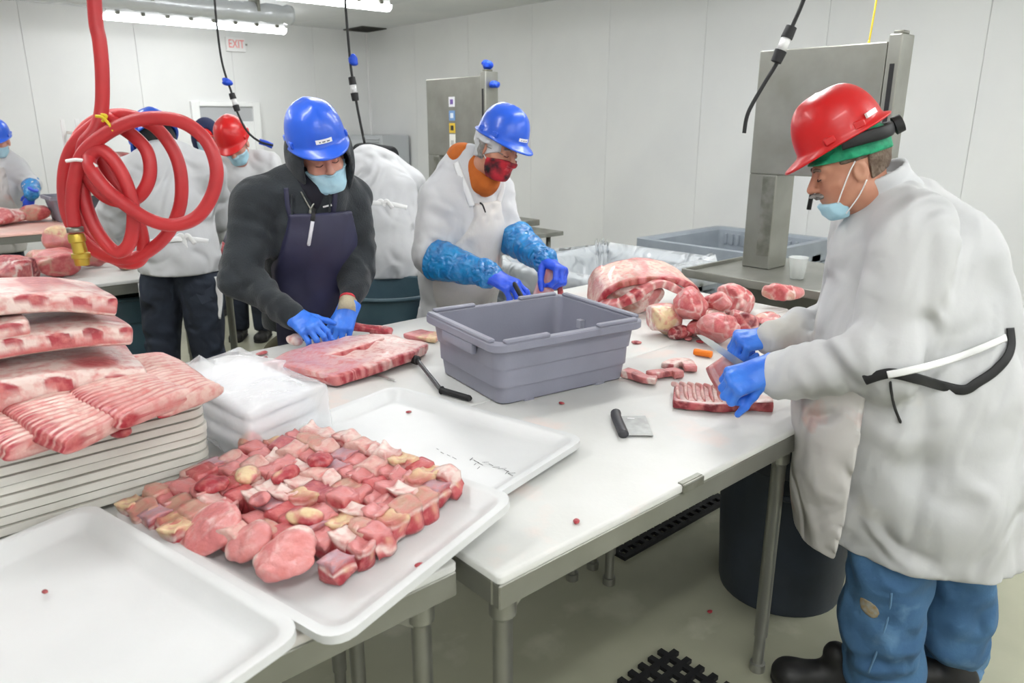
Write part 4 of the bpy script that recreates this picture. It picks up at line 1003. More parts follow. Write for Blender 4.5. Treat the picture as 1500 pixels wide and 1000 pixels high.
M_CUFF = mat('knit_cuff', (186, 176, 150), .9, bump=.5, bscale=200); M_CUFFR = mat('knit_cuff_red', (196, 60, 70), .9)
d_ = nrm(wL - eL)
wc = wL + d_ * .03
ck = obj('cut_glove_cuff', tube([wc - d_ * .02, wc + d_ * .035], .044, 16, .85), M_CUFF, p2); obj('cuff_edge', tube([wc - d_ * .028, wc - d_ * .018], .046, 16, .85), M_CUFFR, ck)
hand(p2, J(430, 462, 2.715), cdir(.72, -.42, .45), cdir(-.05, .72, .65), -1, M_GLOVE, curl=(.42, .5, .55, .6), spread=.06, thumb=(.75, .25, .15), cuff=.03, cuffr=.038, sc=1.16)
hand(p2, J(512, 447, 2.90), cdir(-.22, -.85, .45), cdir(.1, .45, .88), 1, M_GLOVE, curl=(.34, .36, .42, .5), spread=.05, thumb=(.5, .5, .2), cuff=.012, cuffr=.034, sc=1.16)

# ------------------------------------------------------------------ man in white coat with red mask
p3 = person((2.22, 3.0, 0), 'man in white coat, red mask and blue helmet reaching behind the grey tub')
f3 = nrm(RGT * .72 - FWD * .55); l3 = nrm(RGT * .55 + FWD * .72)
S3 = T([(682, 270, 3.66, .15), (678, 330, 3.68, .175), (672, 400, 3.72, .18), (668, 470, 3.76, .185), (668, 560, 3.78, .18)])
sR, eR, wR = J(643, 290, 3.55), J(632, 378, 3.46), J(716, 402, 3.28)
sL, eL, wL = J(722, 282, 3.78), J(752, 348, 3.72), J(796, 380, 3.46)
tor3 = [(a[0], b[0], a[1], b[1], l3, 1.12) for a, b in zip(S3, S3[1:])]
coat3 = cloth('coat', p3, tor3 + [(J(682, 240, 3.62), sR, .085, .095), (J(690, 240, 3.68), sL, .085, .09), (sR, eR, .096, .084, None, 1, 4, .008), (eR, eR + (wR - eR) * .14, .078, .062), (sL, eL, .092, .075, None, 1, 4, .008), (eL, eL + (wL - eL) * .1, .07, .06)], M_COATC, .010, .05, cuts=[(V(0, 0, .45), V(0, 0, -1))], folds=(.012, 26, 15, (1, 1, .35)))
for nm, a, b, r0, r1 in (('sleeve_cover', eR + (wR - eR) * .08, wR - (wR - eR) * .06, .104, .058), ('sleeve_cover', eL - (wL - eL) * .02, wL, .094, .055)):
    n_ = nrm(b - a)
    o = obj(nm, snet(lambda P: np.maximum.reduce([scap(P, a, b, r0, r1, None, 1, 7, .008) + .006 * fold(P, 21, 40, (1, 1, 1)), splane(P, b, n_), -splane(P, a, n_)]), np.minimum(a, b) - .13, np.maximum(a, b) + .13, .006), M_SLEEVE, p3)
    obj('elastic_cuff', snet(lambda P: np.abs(scap(P, b - n_ * .012, b + n_ * .012, r1 + .002)) - .006 + .004 * fold(P, 4, 70, (1, 1, 1)), b - .09, b + .09, .006), M_SLEEVE, o)
hand(p3, wR + nrm(wR - eR) * .005, cdir(.80, -.42, .35), cdir(.35, .72, .6), -1, M_GLOVED, curl=(.32, .55, .6, .66), spread=.06, thumb=(.6, .5, .2), cuff=.02, cuffr=.036, sc=1.38)
hand(p3, wL + nrm(wL - eL) * .0, cdir(.62, -.45, .6), cdir(.45, .8, .25), 1, M_GLOVED, curl=(.75, .8, .85, .9), spread=.04, thumb=(.5, .85, .2), cuff=.02, cuffr=.036, sc=1.38)
# apron: bib and skirt
za, zb_ = J(705, 300, 3.45)[2], .46
apc = S3[1][0]
def apron3(P):
    d = uni([scap(P, t[0], t[1], t[2] + .014, t[3] + .014, t[4], t[5]) for t in tor3], .05) + .006 * fold(P, 65, 12, (1, 1, .4))
    q = P - apc.astype(np.float32); x = np.abs(q @ l3.astype(np.float32)); y = q @ f3.astype(np.float32)
    w = .095 + .55 * np.clip(za - .06 - P[:, 2], 0, .22)
    return np.maximum.reduce([d, P[:, 2] - za, zb_ - P[:, 2], x - w, -.02 - y])
obj('apron', snet(apron3, np.min([s[0] for s in S3], 0) - .3, np.max([s[0] for s in S3], 0) + .3, .009), M_APRONW, p3)
ribbon('apron_strap', p3, on(coat3, [(691, 302), (683, 278), (672, 250), (668, 238)], .006), .015, M_APRONP, .2, RGT); ribbon('apron_strap', p3, on(coat3, [(731, 296), (736, 272), (734, 255)], .006), .013, M_APRONP, .2, RGT)
ribbon('pen', p3, on(apron3, [(703, 297), (707, 300), (711, 311)], .003), .004, M_BLACK, 1)
hc3 = J(728, 218, 3.50); hf3 = cdir(.70, -.48, .53); hu3 = cdir(.30, .86, .38); A3 = axes(hf3, hu3)
h3 = Head(p3, hc3, hf3, hu3, M_SK1, J(688, 262, 3.62), nrad=.06)
h3.brows(M_HAIRG)
h3.patch('hair', .006, lambda Q: np.maximum.reduce([-.055 - Q[:, 2], Q[:, 1] + .0]), M_HAIRG, .006, .002, 4)
h3.patch('hairnet', .013, lambda Q: np.maximum.reduce([-.03 - Q[:, 2] + .5 * Q[:, 1], -.06 - Q[:, 2], Q[:, 1] - .07, np.where(np.abs(Q[:, 0]) > .074, .02 - Q[:, 2], -1)]), M_NETW, .006, .005, 8)
M_MASKR = mat('mask_red_pattern', (186, 28, 44), .7, var=(24, 18, 24), vscale=22, vdet=2, stain=(226, 120, 120), sscale=16, sthr=.64)
h3.patch('face_mask', .008, lambda Q: np.maximum.reduce([Q[:, 2] + .022 + .25 * np.maximum(0, .08 - Q[:, 1]), -.124 - Q[:, 2], .018 - Q[:, 1]]), M_MASKR, .0045, .0015, 2)
for sg in (-1, 1): h3.strand('mask_loop', [(sg * .06, .03, -.06), (sg * .078, .0, -.03), (sg * .085, -.02, -.01)], .002, M_STRAPW); h3.strand('glasses_arm', [(sg * .05, .085, .0), (sg * .075, .03, .006), (sg * .084, -.01, .008)], .002, M_STEELD)
hat(p3, hc3 + A3[2] * .054 + A3[1] * .01, cdir(.68, -.50, .53), cdir(.30, .86, .38), M_HATB, sc=1.02)
# orange hood lying on the shoulders
oc = J(693, 245, 3.60)
obj('collar_hood', snet(lambda P: smax(np.abs(scap(P, J(676, 232, 3.62), J(708, 262, 3.56), .068, .072)) - .009, -scap(P, hc3 + CU * .02, J(735, 236, 3.42), .095), .012) + .004 * fold(P, 23, 22, (1, 1, 1)), oc - .2, oc + .2, .008), M_ORANGE, p3)
cloth('trousers', p3, [(V(*(S3[3][0] - l3 * .09)[:2], .75), V(*(S3[3][0] - l3 * .1)[:2], .12), .10, .08), (V(*(S3[3][0] + l3 * .09)[:2], .75), V(*(S3[3][0] + l3 * .1)[:2], .12), .10, .08)], M_DENIMD, .016, .02, cuts=[(V(0, 0, .08), V(0, 0, -1))])
for s in (-1, 1): b = V(*(S3[3][0] + l3 * .1 * s)[:2], 0); shoe(p3, b - f3 * .08, b + f3 * .2, M_SHOE)
kn3 = thing('boning_knife', J(770, 432, 3.15), 'black handled knife in the blue glove of the man with the red mask', 'knife')
a, b = J(757, 422, 3.17), J(770, 446, 3.12); dk = nrm(b - a)
obj('handle', tube([a - dk * .03, a - dk * .02, b - dk * .01, b], [.008, .012, .012, .009], 10, .75), M_BLACK, kn3)
obj('blade', tube([b, b + dk * .1, b + dk * .14], [.009, .008, .001], 8, .12), M_BLADE, kn3)

# ------------------------------------------------------------------ background people
def coat_person(p, S, sides, sh, arms, m, cut, h=.014, seed=1, amp=.010, ws=1.15, extra=()):
    tor = [(a[0], b[0], a[1], b[1], sides, ws) for a, b in zip(S, S[1:])]
    return tor, cloth('coat', p, tor + sh + arms + list(extra), m, h, .05, cuts=[(V(0, 0, cut), V(0, 0, -1))], folds=(amp, 22, seed, (1, 1, .32)))
def bow(p, c, m, L=.3, n=2):
    ribbon('apron_bow', p, [c + RGT * .05 - UP * .03, c + RGT * .02 + UP * .01, c, c - RGT * .02 + UP * .012, c - RGT * .06 - UP * .02], .012, m, .25, UP)
    for k in range(n): ribbon('tie_end', p, [c, c - UP * L * .4 + RGT * (.012 * k - .01), c - UP * L * (1 - .25 * k) + RGT * (.03 * k - .015)], .010, m, .25, RGT)
# man with his back turned, behind the hose
p4 = person((1.28, 4.06, 0), 'man seen from behind in white coat and dark jeans beyond the hose coil')
f4 = V(-.1, 1, 0); r4 = RGT
S4 = T([(245, 255, 3.98, .155), (250, 300, 3.96, .175), (258, 350, 3.94, .165), (263, 380, 3.92, .17), (266, 440, 3.92, .185)])
sl, el, wl_ = J(182, 262, 3.98), J(165, 325, 4.12), J(190, 372, 4.4); sr, er, wr_ = J(302, 255, 4.02), J(318, 318, 4.2), J(305, 365, 4.45)
t4, _ = coat_person(p4, S4, r4, [(J(235, 235, 4.0), sl, .10, .10), (J(250, 230, 4.0), sr, .10, .10)], [(sl, el, .10, .085, None, 1, 4, .01), (el, wl_, .085, .06, None, 1, 4, .01), (sr, er, .10, .08, None, 1, 4, .01), (er, wr_, .08, .06)], M_COATC, J(265, 406, 3.75)[2], .012, 4)
ribbon('waist_tie', p4, on(_, [(204, 358), (220, 355), (240, 352), (265, 350), (285, 351), (305, 354)], .006), .014, M_STRAPW, .25, UP); bow(p4, surf(_, 270, 348, .012), M_STRAPW, .12)
z4 = J(265, 400, 3.8)[2]
jn4 = cloth('jeans', p4, [(J(240, 412, 3.92), J(236, 470, 3.92), .118, .098, None, 1, 3, .006), (J(236, 470, 3.92), V(*J(240, 560, 3.92)[:2], .1), .098, .075, None, 1, 5, .01), (J(292, 412, 3.92), J(300, 470, 3.92), .118, .098, None, 1, 3, .006), (J(300, 470, 3.92), V(*J(312, 560, 3.92)[:2], .1), .098, .075, None, 1, 5, .01)], M_DENIMD, .011, .015, cuts=[(V(0, 0, .07), V(0, 0, -1)), (V(0, 0, z4), V(0, 0, 1))], folds=(.006, 16, 31, (1, 1, 1.3)))
M_POCK = mat('pocket_denim', (48, 55, 68), .9)
for u, v in ((237, 430), (296, 428)):
    pq = [(u - 18, v - 14), (u, v - 14), (u + 17, v - 14), (u + 17, v + 10), (u, v + 18), (u - 18, v + 10)]; obj('back_pocket', loft([[surf(jn4, *pp, .006) for pp in pq], [surf(jn4, *pp, -.01) for pp in pq]]), M_POCK, p4, smooth=False)
ribbon('apron_edge', p4, [J(208, 415, 3.86), J(212, 445, 3.87), J(220, 485, 3.87)], [.022] * 6 + [.025] * 6 + [.03], M_STRAPW, .2, RGT); ribbon('apron_edge', p4, [J(317, 405, 3.88), J(321, 435, 3.88), J(318, 466, 3.88)], .02, M_STRAPW, .2, RGT)
hd4 = J(232, 216, 4.05); H4 = Head(p4, hd4, nrm(f4 * .8 - UP * .6), nrm(UP * .8 + f4 * .6), M_SK2, J(245, 250, 4.0))
M_CAP = mat('cap_black', (26, 28, 30), .85)
H4.patch('neck_flap', .014, lambda Q: np.maximum(Q[:, 1] - .03, -.12 - Q[:, 2]), M_CAP, .007, .003, 2)
hat(p4, hd4 + nrm(f4 * .6 + UP * .8) * .05, nrm(f4 * .8 - UP * .6), nrm(UP * .8 + f4 * .6), M_HATB, sticker=False, sc=1.1)
for s in (-1, 1): b = V(*J(276 + 36 * s, 560, 3.92)[:2], 0); shoe(p4, b - f4 * .06, b + f4 * .2, M_SHOE)
# man in red helmet bending towards the camera
p5 = person((2.2, 5.75, 0), 'man in white coat bowing his red helmet towards the camera in the background')
f5 = nrm(RGT * .1 - FWD)
S5 = T([(350, 258, 5.7, .15), (355, 300, 5.85, .17), (360, 350, 5.95, .17), (362, 410, 5.95, .18)])
sl, el, wl_ = J(308, 250, 5.65), J(288, 300, 5.5), J(300, 340, 5.25); sr, er, wr_ = J(392, 242, 5.75), J(410, 290, 5.6), J(400, 335, 5.4)
coat_person(p5, S5, RGT, [(J(345, 240, 5.7), sl, .10, .10), (J(355, 238, 5.7), sr, .10, .10)], [(sl, el, .095, .08, None, 1, 4, .01), (el, wl_, .08, .06), (sr, er, .095, .08, None, 1, 4, .01), (er, wr_, .08, .06)], M_COAT, .6, .015, 6)
hd5 = J(345, 212, 5.5); hf5, hu5 = cdir(.06, -.72, .69), cdir(-.12, .66, .74); H5 = Head(p5, hd5, hf5, hu5, M_SK2, J(350, 245, 5.65))
H5.patch('face_mask', .008, lambda Q: np.maximum.reduce([Q[:, 2] + .03, -.124 - Q[:, 2], .018 - Q[:, 1]]), M_MASK, .006)
hat(p5, hd5 + hu5 * .05, hf5, hu5, M_HATR, sticker=False, sc=1.12)
cloth('trousers', p5, [(V(*(S5[3][0] - RGT * .09)[:2], .75), V(*(S5[3][0] - RGT * .1)[:2], .1), .10, .08), (V(*(S5[3][0] + RGT * .09)[:2], .75), V(*(S5[3][0] + RGT * .1)[:2], .1), .10, .08)], M_DENIMD, .018, .02, cuts=[(V(0, 0, .06), V(0, 0, -1))])
for s in (-1, 1): b = V(*(S5[3][0] + RGT * .1 * s)[:2], 0); shoe(p5, b - f5 * .08, b + f5 * .2, M_SHOE)
for w, e, s in ((wl_, el, 1), (wr_, er, -1)): hand(p5, w, nrm(w - e) - UP * .3, UP, s, M_GLOVE, curl=(.4, .45, .5, .5))
ribbon('blue_collar_tag', p5, [J(380, 207, 5.62), J(390, 210, 5.62), J(399, 214, 5.62)], .02, M_BLUEB, .5, UP)
# man in navy hood and red cap
p6 = person((2.45, 6.55, 0), 'man in navy hood, red cap and light blue mask in the far background')
hd6 = J(302, 202, 6.45); hf6, hu6 = cdir(.30, -.35, .88), cdir(.1, .9, .36); A6 = axes(hf6, hu6)
S6 = T([(300, 262, 6.55, .16), (300, 300, 6.6, .18), (300, 350, 6.65, .18), (300, 400, 6.65, .18)])
sl, sr = J(262, 252, 6.55), J(338, 250, 6.6)
coat_person(p6, S6, RGT, [(J(298, 238, 6.55), sl, .09, .095), (J(302, 238, 6.55), sr, .09, .095)], [(sl, sl - UP * .28 + RGT * -.03, .095, .08), (sl - UP * .28 + RGT * -.03, sl - UP * .33 - FWD * .24, .075, .06), (sr, sr - UP * .28 + RGT * .03, .095, .08), (sr - UP * .28 + RGT * .03, sr - UP * .33 - FWD * .24, .075, .06)], M_COATC, .6, .016, 9)
H6 = Head(p6, hd6, hf6, hu6, M_SK2, J(300, 240, 6.55))
M_HNAVY = mat('hood_navy', (28, 38, 74), .9); M_CAPR = mat('cap_red', (226, 34, 34), .8)
obj('hood', snet(lambda P: smax(np.abs(sell(P, hd6 - A6[1] * .02, (.108, .125, .155), A6)) - .010, -sell(P, hd6 + A6[1] * .12 - A6[2] * .03, (.075, .13, .115), A6), .012), hd6 - .22, hd6 + .22, .010), M_HNAVY, p6)
obj('red_cap', join(xf(loft([circ(.085 * c, .02 + .09 * s, 24, ry=.1 * c) for c, s in [(math.cos(a), math.sin(a)) for a in np.linspace(0, 1.5, 8)]], True, True), hd6 + A6[2] * .015, A6), xf(loft([[(x, .085 + .075 * math.sqrt(max(0, 1 - (x / .082) ** 2)), z - .8 * x * x) for x in np.linspace(-.08, .08, 9)] + [(x, .06, z - .8 * x * x) for x in np.linspace(.08, -.08, 9)] for z in (.03, .036)]), hd6, A6)), M_CAPR, p6)
H6.patch('face_mask', .008, lambda Q: np.maximum.reduce([Q[:, 2] + .025, -.124 - Q[:, 2], .018 - Q[:, 1]]), M_MASK, .006)
cloth('trousers', p6, [(V(*(S6[3][0] - RGT * .09)[:2], .75), V(*(S6[3][0] - RGT * .1)[:2], .1), .10, .08), (V(*(S6[3][0] + RGT * .09)[:2], .75), V(*(S6[3][0] + RGT * .1)[:2], .1), .10, .08)], M_DENIMD, .02, .02, cuts=[(V(0, 0, .06), V(0, 0, -1))])
for s in (-1, 1): b = V(*(S6[3][0] + RGT * .1 * s)[:2], 0); shoe(p6, b + FWD * .08, b - FWD * .2, M_SHOE)
# bent man with apron ties
p7 = person((2.45, 4.0, 0), 'bent man seen from behind with white apron ties, between the two blue helmets')
f7 = nrm(V(.1, 1, 0))
S7 = T([(545, 252, 4.75, .16), (556, 285, 4.68, .195), (562, 330, 4.6, .19), (564, 375, 4.55, .195), (566, 425, 4.55, .2)])
sl, sr = J(502, 260, 4.85), J(598, 268, 4.85)
t7, c7_ = coat_person(p7, S7, RGT, [(J(545, 240, 4.8), sl, .11, .10), (J(560, 245, 4.8), sr, .11, .10)], [(sl, sl - UP * .22 + f7 * .16, .10, .08, None, 1, 4, .01), (sl - UP * .22 + f7 * .16, sl - UP * .3 + f7 * .42, .08, .06), (sr, sr - UP * .22 + f7 * .16, .10, .08, None, 1, 4, .01), (sr - UP * .22 + f7 * .16, sr - UP * .3 + f7 * .42, .08, .06)], M_COATC, J(565, 410, 4.35)[2], .012, 14)
ribbon('waist_tie', p7, on(c7_, [(518, 300), (532, 298), (545, 297), (565, 298), (580, 300), (596, 304)], .006), .013, M_STRAPW, .25, UP); bow(p7, surf(c7_, 562, 297, .012), M_STRAPW, .46, 3)
hd7 = J(545, 250, 5.0); H7 = Head(p7, hd7, nrm(f7 * .5 - UP * .85), nrm(UP * .5 + f7 * .85), M_SK2, J(548, 250, 4.8))
obj('hood', snet(lambda P: smin(sell(P, hd7 + UP * .03, (.125, .14, .13)), scap(P, J(528, 222, 4.8), J(572, 226, 4.82), .055), .03) + .004 * fold(P, 3, 25, (1, 1, 1)), hd7 - .26, hd7 + .24, .010), M_CAP, p7)
cloth('trousers', p7, [(V(*(S7[3][0] - RGT * .1)[:2], .8), V(*(S7[3][0] - RGT * .12)[:2], .1), .12, .085), (V(*(S7[3][0] + RGT * .1)[:2], .8), V(*(S7[3][0] + RGT * .12)[:2], .1), .12, .085)], M_DENIMD, .016, .02, cuts=[(V(0, 0, .06), V(0, 0, -1))], folds=(.006, 16, 31, (1, 1, 1.3)))
for s in (-1, 1): b = V(*(S7[3][0] + RGT * .12 * s)[:2], 0); shoe(p7, b - f7 * .08, b + f7 * .2, M_SHOE)
# man at the left picture edge
p8 = person((1.2, 8.35, 0), 'man in white coat with blue gloves cut off by the left picture edge')
f8 = nrm(RGT * .5 - FWD)
S8 = T([(0, 245, 7.2, .16), (2, 280, 7.22, .18), (4, 330, 7.25, .18), (5, 370, 7.25, .18)])
sl, el, wl_ = J(-28, 245, 7.2), J(-50, 285, 7.1), J(-25, 305, 6.8); sr, er, wr_ = J(25, 245, 7.25), J(46, 270, 7.2), J(46, 282, 7.0)
coat_person(p8, S8, RGT, [(J(-4, 228, 7.2), sl, .09, .095), (J(2, 228, 7.2), sr, .09, .095)], [(sl, el, .095, .08), (el, wl_, .075, .06), (sr, er, .095, .08, None, 1, 4, .01), (er, wr_, .08, .06)], M_COATC, .6, .016, 19)
obj('apron', snet(lambda P: np.maximum.reduce([uni([scap(P, a[0], b[0], a[1] + .015, b[1] + .015, RGT, 1.12) for a, b in zip(S8, S8[1:])], .05), .0 - (P - S8[1][0].astype(np.float32)) @ f8.astype(np.float32), np.abs((P - S8[1][0].astype(np.float32)) @ RGT.astype(np.float32)) - .16, P[:, 2] - J(0, 245, 7.0)[2], .5 - P[:, 2]]), S8[3][0] - V(.4, .4, .5), S8[0][0] + V(.4, .4, .3), .014), M_APRONW, p8)
a, b = er + (wr_ - er) * .0, wr_ + (wr_ - er) * .2
obj('sleeve_cover', snet(lambda P: scap(P, a, b, .088, .062) + .006 * fold(P, 21, 40, (1, 1, 1)), np.minimum(a, b) - .12, np.maximum(a, b) + .12, .008), M_SLEEVE, p8)
hand(p8, b, nrm(-UP * .8 - RGT * .4), -FWD, 1, M_GLOVED, curl=(.3, .35, .4, .4), sc=1.15); hand(p8, wl_, nrm(RGT * .5 - UP * .5 - FWD * .3), UP, -1, M_GLOVED, sc=1.15)
hd8 = J(-2, 208, 7.12); hf8, hu8 = cdir(.3, -.5, .8), cdir(.1, .85, .5); H8 = Head(p8, hd8, hf8, hu8, M_SK2, J(0, 238, 7.2))
H8.patch('face_mask', .008, lambda Q: np.maximum.reduce([Q[:, 2] + .025, -.124 - Q[:, 2], .018 - Q[:, 1]]), M_MASK, .006)
hat(p8, hd8 + hu8 * .052, hf8, hu8, M_HATB, sticker=False, sc=1.08)
cloth('trousers', p8, [(V(*(S8[3][0] - RGT * .09)[:2], .75), V(*(S8[3][0] - RGT * .1)[:2], .1), .10, .08), (V(*(S8[3][0] + RGT * .09)[:2], .75), V(*(S8[3][0] + RGT * .1)[:2], .1), .10, .08)], M_DENIMD, .02, .02, cuts=[(V(0, 0, .06), V(0, 0, -1))])
for s in (-1, 1): b = V(*(S8[3][0] + RGT * .1 * s)[:2], 0); shoe(p8, b - f8 * .08, b + f8 * .2, M_SHOE)
# ------------------------------------------------------------------ meat
M_MEAT = mat('meat_surface', (200, 90, 95), .36, attr=True, var=(206, 120, 116), vscale=45, bump=.35, bscale=90, spec=.5, coat=.15, vein=(38, (232, 206, 198), .62))
def lin(rgb): return np.array(srgb(*rgb)[:3])
RED, DEEP, PINK, FAT, CREAM, BONE, TAN, LIL, ROSE = [lin(c) for c in ((164, 46, 58), (118, 26, 38), (206, 130, 130), (228, 206, 198), (220, 194, 152), (216, 176, 166), (190, 148, 130), (182, 148, 158), (188, 84, 88))]
def mixc(a, b, t): t = np.clip(t, 0, 1)[:, None]; return a * (1 - t) + b * t
def sstep(x, a, b): t = np.clip((x - a) / (b - a), 0, 1); return t * t * (3 - 2 * t)
def nz(P, seed, fr): return wav(P.astype(np.float32), seed, fr, 7) * 2.2
def slab(path, side, W, T, colf, disp=None, n=36, m=10, name='slab', parent=None, label=None, cat='meat', group=None, taper=.5, e=.3):
    """a long piece of meat: rounded section swept along a path; returns the object"""
    p = smooth_path(path, m); t = np.gradient(p, axis=0); t /= np.linalg.norm(t, axis=1)[:, None] + 1e-9
    sd = np.asarray(side, float); N = len(p); vs = []; par = []
    s = np.concatenate([[0], np.cumsum(np.linalg.norm(np.diff(p, axis=0), axis=1))])
    W_ = np.broadcast_to(np.asarray(W, float), (len(path),)); W_ = np.interp(np.linspace(0, 1, N), np.linspace(0, 1, len(path)), W_)
    ang = np.linspace(0, 2 * np.pi, n, endpoint=False)
    a = np.sign(np.cos(ang)) * np.abs(np.cos(ang)) ** e; b = np.sign(np.sin(ang)) * np.abs(np.sin(ang)) ** e
    for i in range(N):
        sv = sd - t[i] * np.dot(sd, t[i]); sv = nrm(sv); uv = np.cross(sv, t[i]); uv = uv if uv[2] > 0 else -uv
        if abs(uv[2]) < .2: uv = nrm(np.cross(t[i], sv)) if np.dot(np.cross(t[i], sv), CB) > 0 else nrm(np.cross(sv, t[i]))
        q = i / (N - 1); k = min(1, (1 - (1 - min(1, min(q, 1 - q) * 2 / max(taper, 1e-3) * 2)) ** 2)) if taper else 1
        k = .25 + .75 * math.sqrt(max(0, k)) if i not in (0, N - 1) else .2
        vs.append(p[i] + np.outer(a * W_[i] / 2 * (.7 + .3 * k), sv) + np.outer((b * T / 2) * k, uv)); par.append(np.stack([np.full(n, s[i]), a, b], 1))
    v, f = loft(vs); par = np.concatenate(par)
    cent = np.repeat(p, n, 0); nd = v - cent; nd /= np.linalg.norm(nd, axis=1)[:, None] + 1e-9
    if disp is not None: v = v + nd * disp(par, v)[:, None]
    c = colf(par, v)
    o = obj(name, (v, f), M_MEAT, parent, colors=c)
    if label: tag(o, label, cat, group)
    return o
def lump(name, label, c, r, ax, seed, cf, h=.008, amp=.012, fr=22, group=None, cut=None, cat='meat', parent=None, floor=None, facets=0):
    c = np.asarray(c, float); R = max(r) + .03
    def f(P):
        d = sell(P, c, r, ax) + amp * wav(P, seed, fr, 6) * 1.6 + amp * .3 * fold(P, seed + 3, fr * 2.2, (1, 1, 1))
        rs = np.random.RandomState(seed)
        for _ in range(facets):
            nn = nrm(rs.normal(size=3) + V(0, 0, .35)); d = smax(d, splane(P, c + nn * np.array(r).mean() * rs.uniform(.5, .75), nn), .01)
        if cut: 
            for pp, nn in cut: d = smax(d, splane(P, pp, nn), .008)
        if floor is not None: d = np.maximum(d, floor - P[:, 2])
        return d
    v, q = snet(f, c - R, c + R, h)
    o = obj(name, (v, q), M_MEAT, parent, colors=cf(v))
    if label: tag(o, label, cat, group)
    return o
def marble(seed, base=RED, fat=FAT, amt=0.0, fr=30, alt=PINK):
    def g(v):
        n1 = nz(v, seed, fr); n2 = nz(v, seed + 9, fr * 2.3); n3 = nz(v, seed + 5, fr * .5)
        c = np.repeat(base[None], len(v), 0); c = mixc(c, alt[None], sstep(n3, -.1, .5)); c = mixc(c, fat[None], sstep(n1 + .35 * n2 + amt, .25, .5)); return mixc(c, DEEP[None], sstep(-n2 - n1 * .4, .5, .9) * .6)
    return g
def muscle(seed, size=.045, pal=(RED, ROSE, PINK, RED), fat=FAT, fw=.006, vein=.4):
    """cut meat: muscle groups divided by seams of fat, with fine marbling"""
    def g(v):
        rs = np.random.RandomState(seed); lo, hi = v.min(0), v.max(0); N = int(np.clip(np.prod((hi - lo) / size), 6, 70))
        pts = rs.uniform(lo, hi, (N, 3)); n = nz(v, seed + 3, 1.3 / size); n2 = nz(v, seed + 4, 110)
        w = v + .3 * size * np.stack([nz(v, seed + k, .9 / size) for k in range(3)], 1) * .6
        d = np.sqrt(((w[:, None, :] - pts[None]) ** 2).sum(2)); o = np.argsort(d, 1)[:, :2]; f1 = np.take_along_axis(d, o, 1)
        c = np.array([pal[i] for i in rs.randint(0, len(pal), N)])[o[:, 0]]
        c = c * (1 + .12 * n2[:, None]); c = mixc(c, fat[None], sstep(n2 + .5 * n, .75, 1.1) * vein)
        return np.clip(mixc(c, fat[None], (1 - sstep(f1[:, 1] - f1[:, 0] + .002 * n2, 0, fw * .75)) * (.35 + .65 * sstep(n, -.5, .5))), 0, 1)
    return g
# --- pork belly slabs piled on the tray stack
def belly(seed, fr=42, ov=True):
    per = 6.283 / (fr * 2.0)
    def g(p, v):
        l, a, b = p[:, 0], p[:, 1], p[:, 2]
        n = nz(v, seed, 26); n2 = nz(v, seed + 2, 60)
        c = np.repeat(FAT[None] * .97, len(v), 0)
        c = mixc(c, PINK[None], sstep(n, .1, .6) * .7)
        u = (l + .25 * per * b + .004 * n) / per; k = np.floor(u); fx = u - k - .5; w = .34 + .1 * np.sin(k * 2.7 + seed)
        oval = sstep(1 - (fx / w) ** 2 - ((b - .36 - .12 * np.sin(k * 1.9)) / .48) ** 2 + .15 * n2, .0, .25)
        streak = sstep(.20 - np.abs(b + .45 + .14 * np.sin(l * 9 + seed) + .05 * n2), 0, .08) + .6 * sstep(.06 - np.abs(b + .08 + .1 * np.sin(l * 13) + .04 * n2), 0, .04)
        edge = sstep(np.abs(a), .8, .92)
        c2 = mixc(np.repeat(FAT[None], len(v), 0), mixc(np.repeat(RED[None], len(v), 0), DEEP[None], sstep(n2, .1, .8) * .5), oval); c2 = mixc(c2, ROSE[None], np.clip(streak, 0, 1) * .9); c2 = mixc(c2, TAN[None], sstep(-b, .8, .95) * .7)
        c = mixc(c, c2, edge)
        top = sstep(b, .6, .9) * (1 - edge)
        return mixc(c, RED[None], top * sstep(n + .5 * n2, .2, .6) * .8)
    return g
SY = V(0, 1, 0)
bd = lambda p, v: .004 * nz(v, 3, 25) + .002 * nz(v, 5, 60)
slabs = [
 ('big belly slab at the bottom of the pork pile', [(-.42, 1.93, 1.085), (-.2, 1.93, 1.10), (0, 1.94, 1.125), (.2, 1.95, 1.135), (.36, 1.95, 1.12), (.47, 1.94, 1.095)], .34, .085, 3, 24),
 ('belly slab with a row of dark lean ovals, second in the pork pile', [(-.44, 1.97, 1.165), (-.2, 1.97, 1.185), (0, 1.98, 1.205), (.2, 1.98, 1.225), (.34, 1.985, 1.222), (.46, 1.985, 1.205)], .28, .05, 8, 40),
 ('short belly slab tucked under the topmost one', [(-.46, 1.98, 1.235), (-.25, 1.98, 1.242), (-.05, 1.98, 1.25), (.1, 1.98, 1.255), (.26, 1.98, 1.262)], .27, .042, 12, 34),
 ('topmost belly slab of the pork pile', [(-.46, 2.0, 1.30), (-.2, 2.0, 1.305), (0, 2.0, 1.312), (.2, 2.0, 1.312), (.34, 2.0, 1.298), (.44, 2.0, 1.272)], .26, .048, 17, 36)]
for lab, pa, W, T, sd, fr in slabs: slab(pa, SY, W, T, belly(sd, fr), bd, 56, 36, 'pork_belly', None, lab, group='pork belly slabs', taper=.12)
# the white cutting sheet lying on top at the left
o = obj('plastic_sheet', box(-.42, .12, 1.93, 2.1, 1.343, 1.347, .001), M_TRAYS, smooth=False); tag(o, 'white sheet lying on the topmost belly slab', 'sheet')
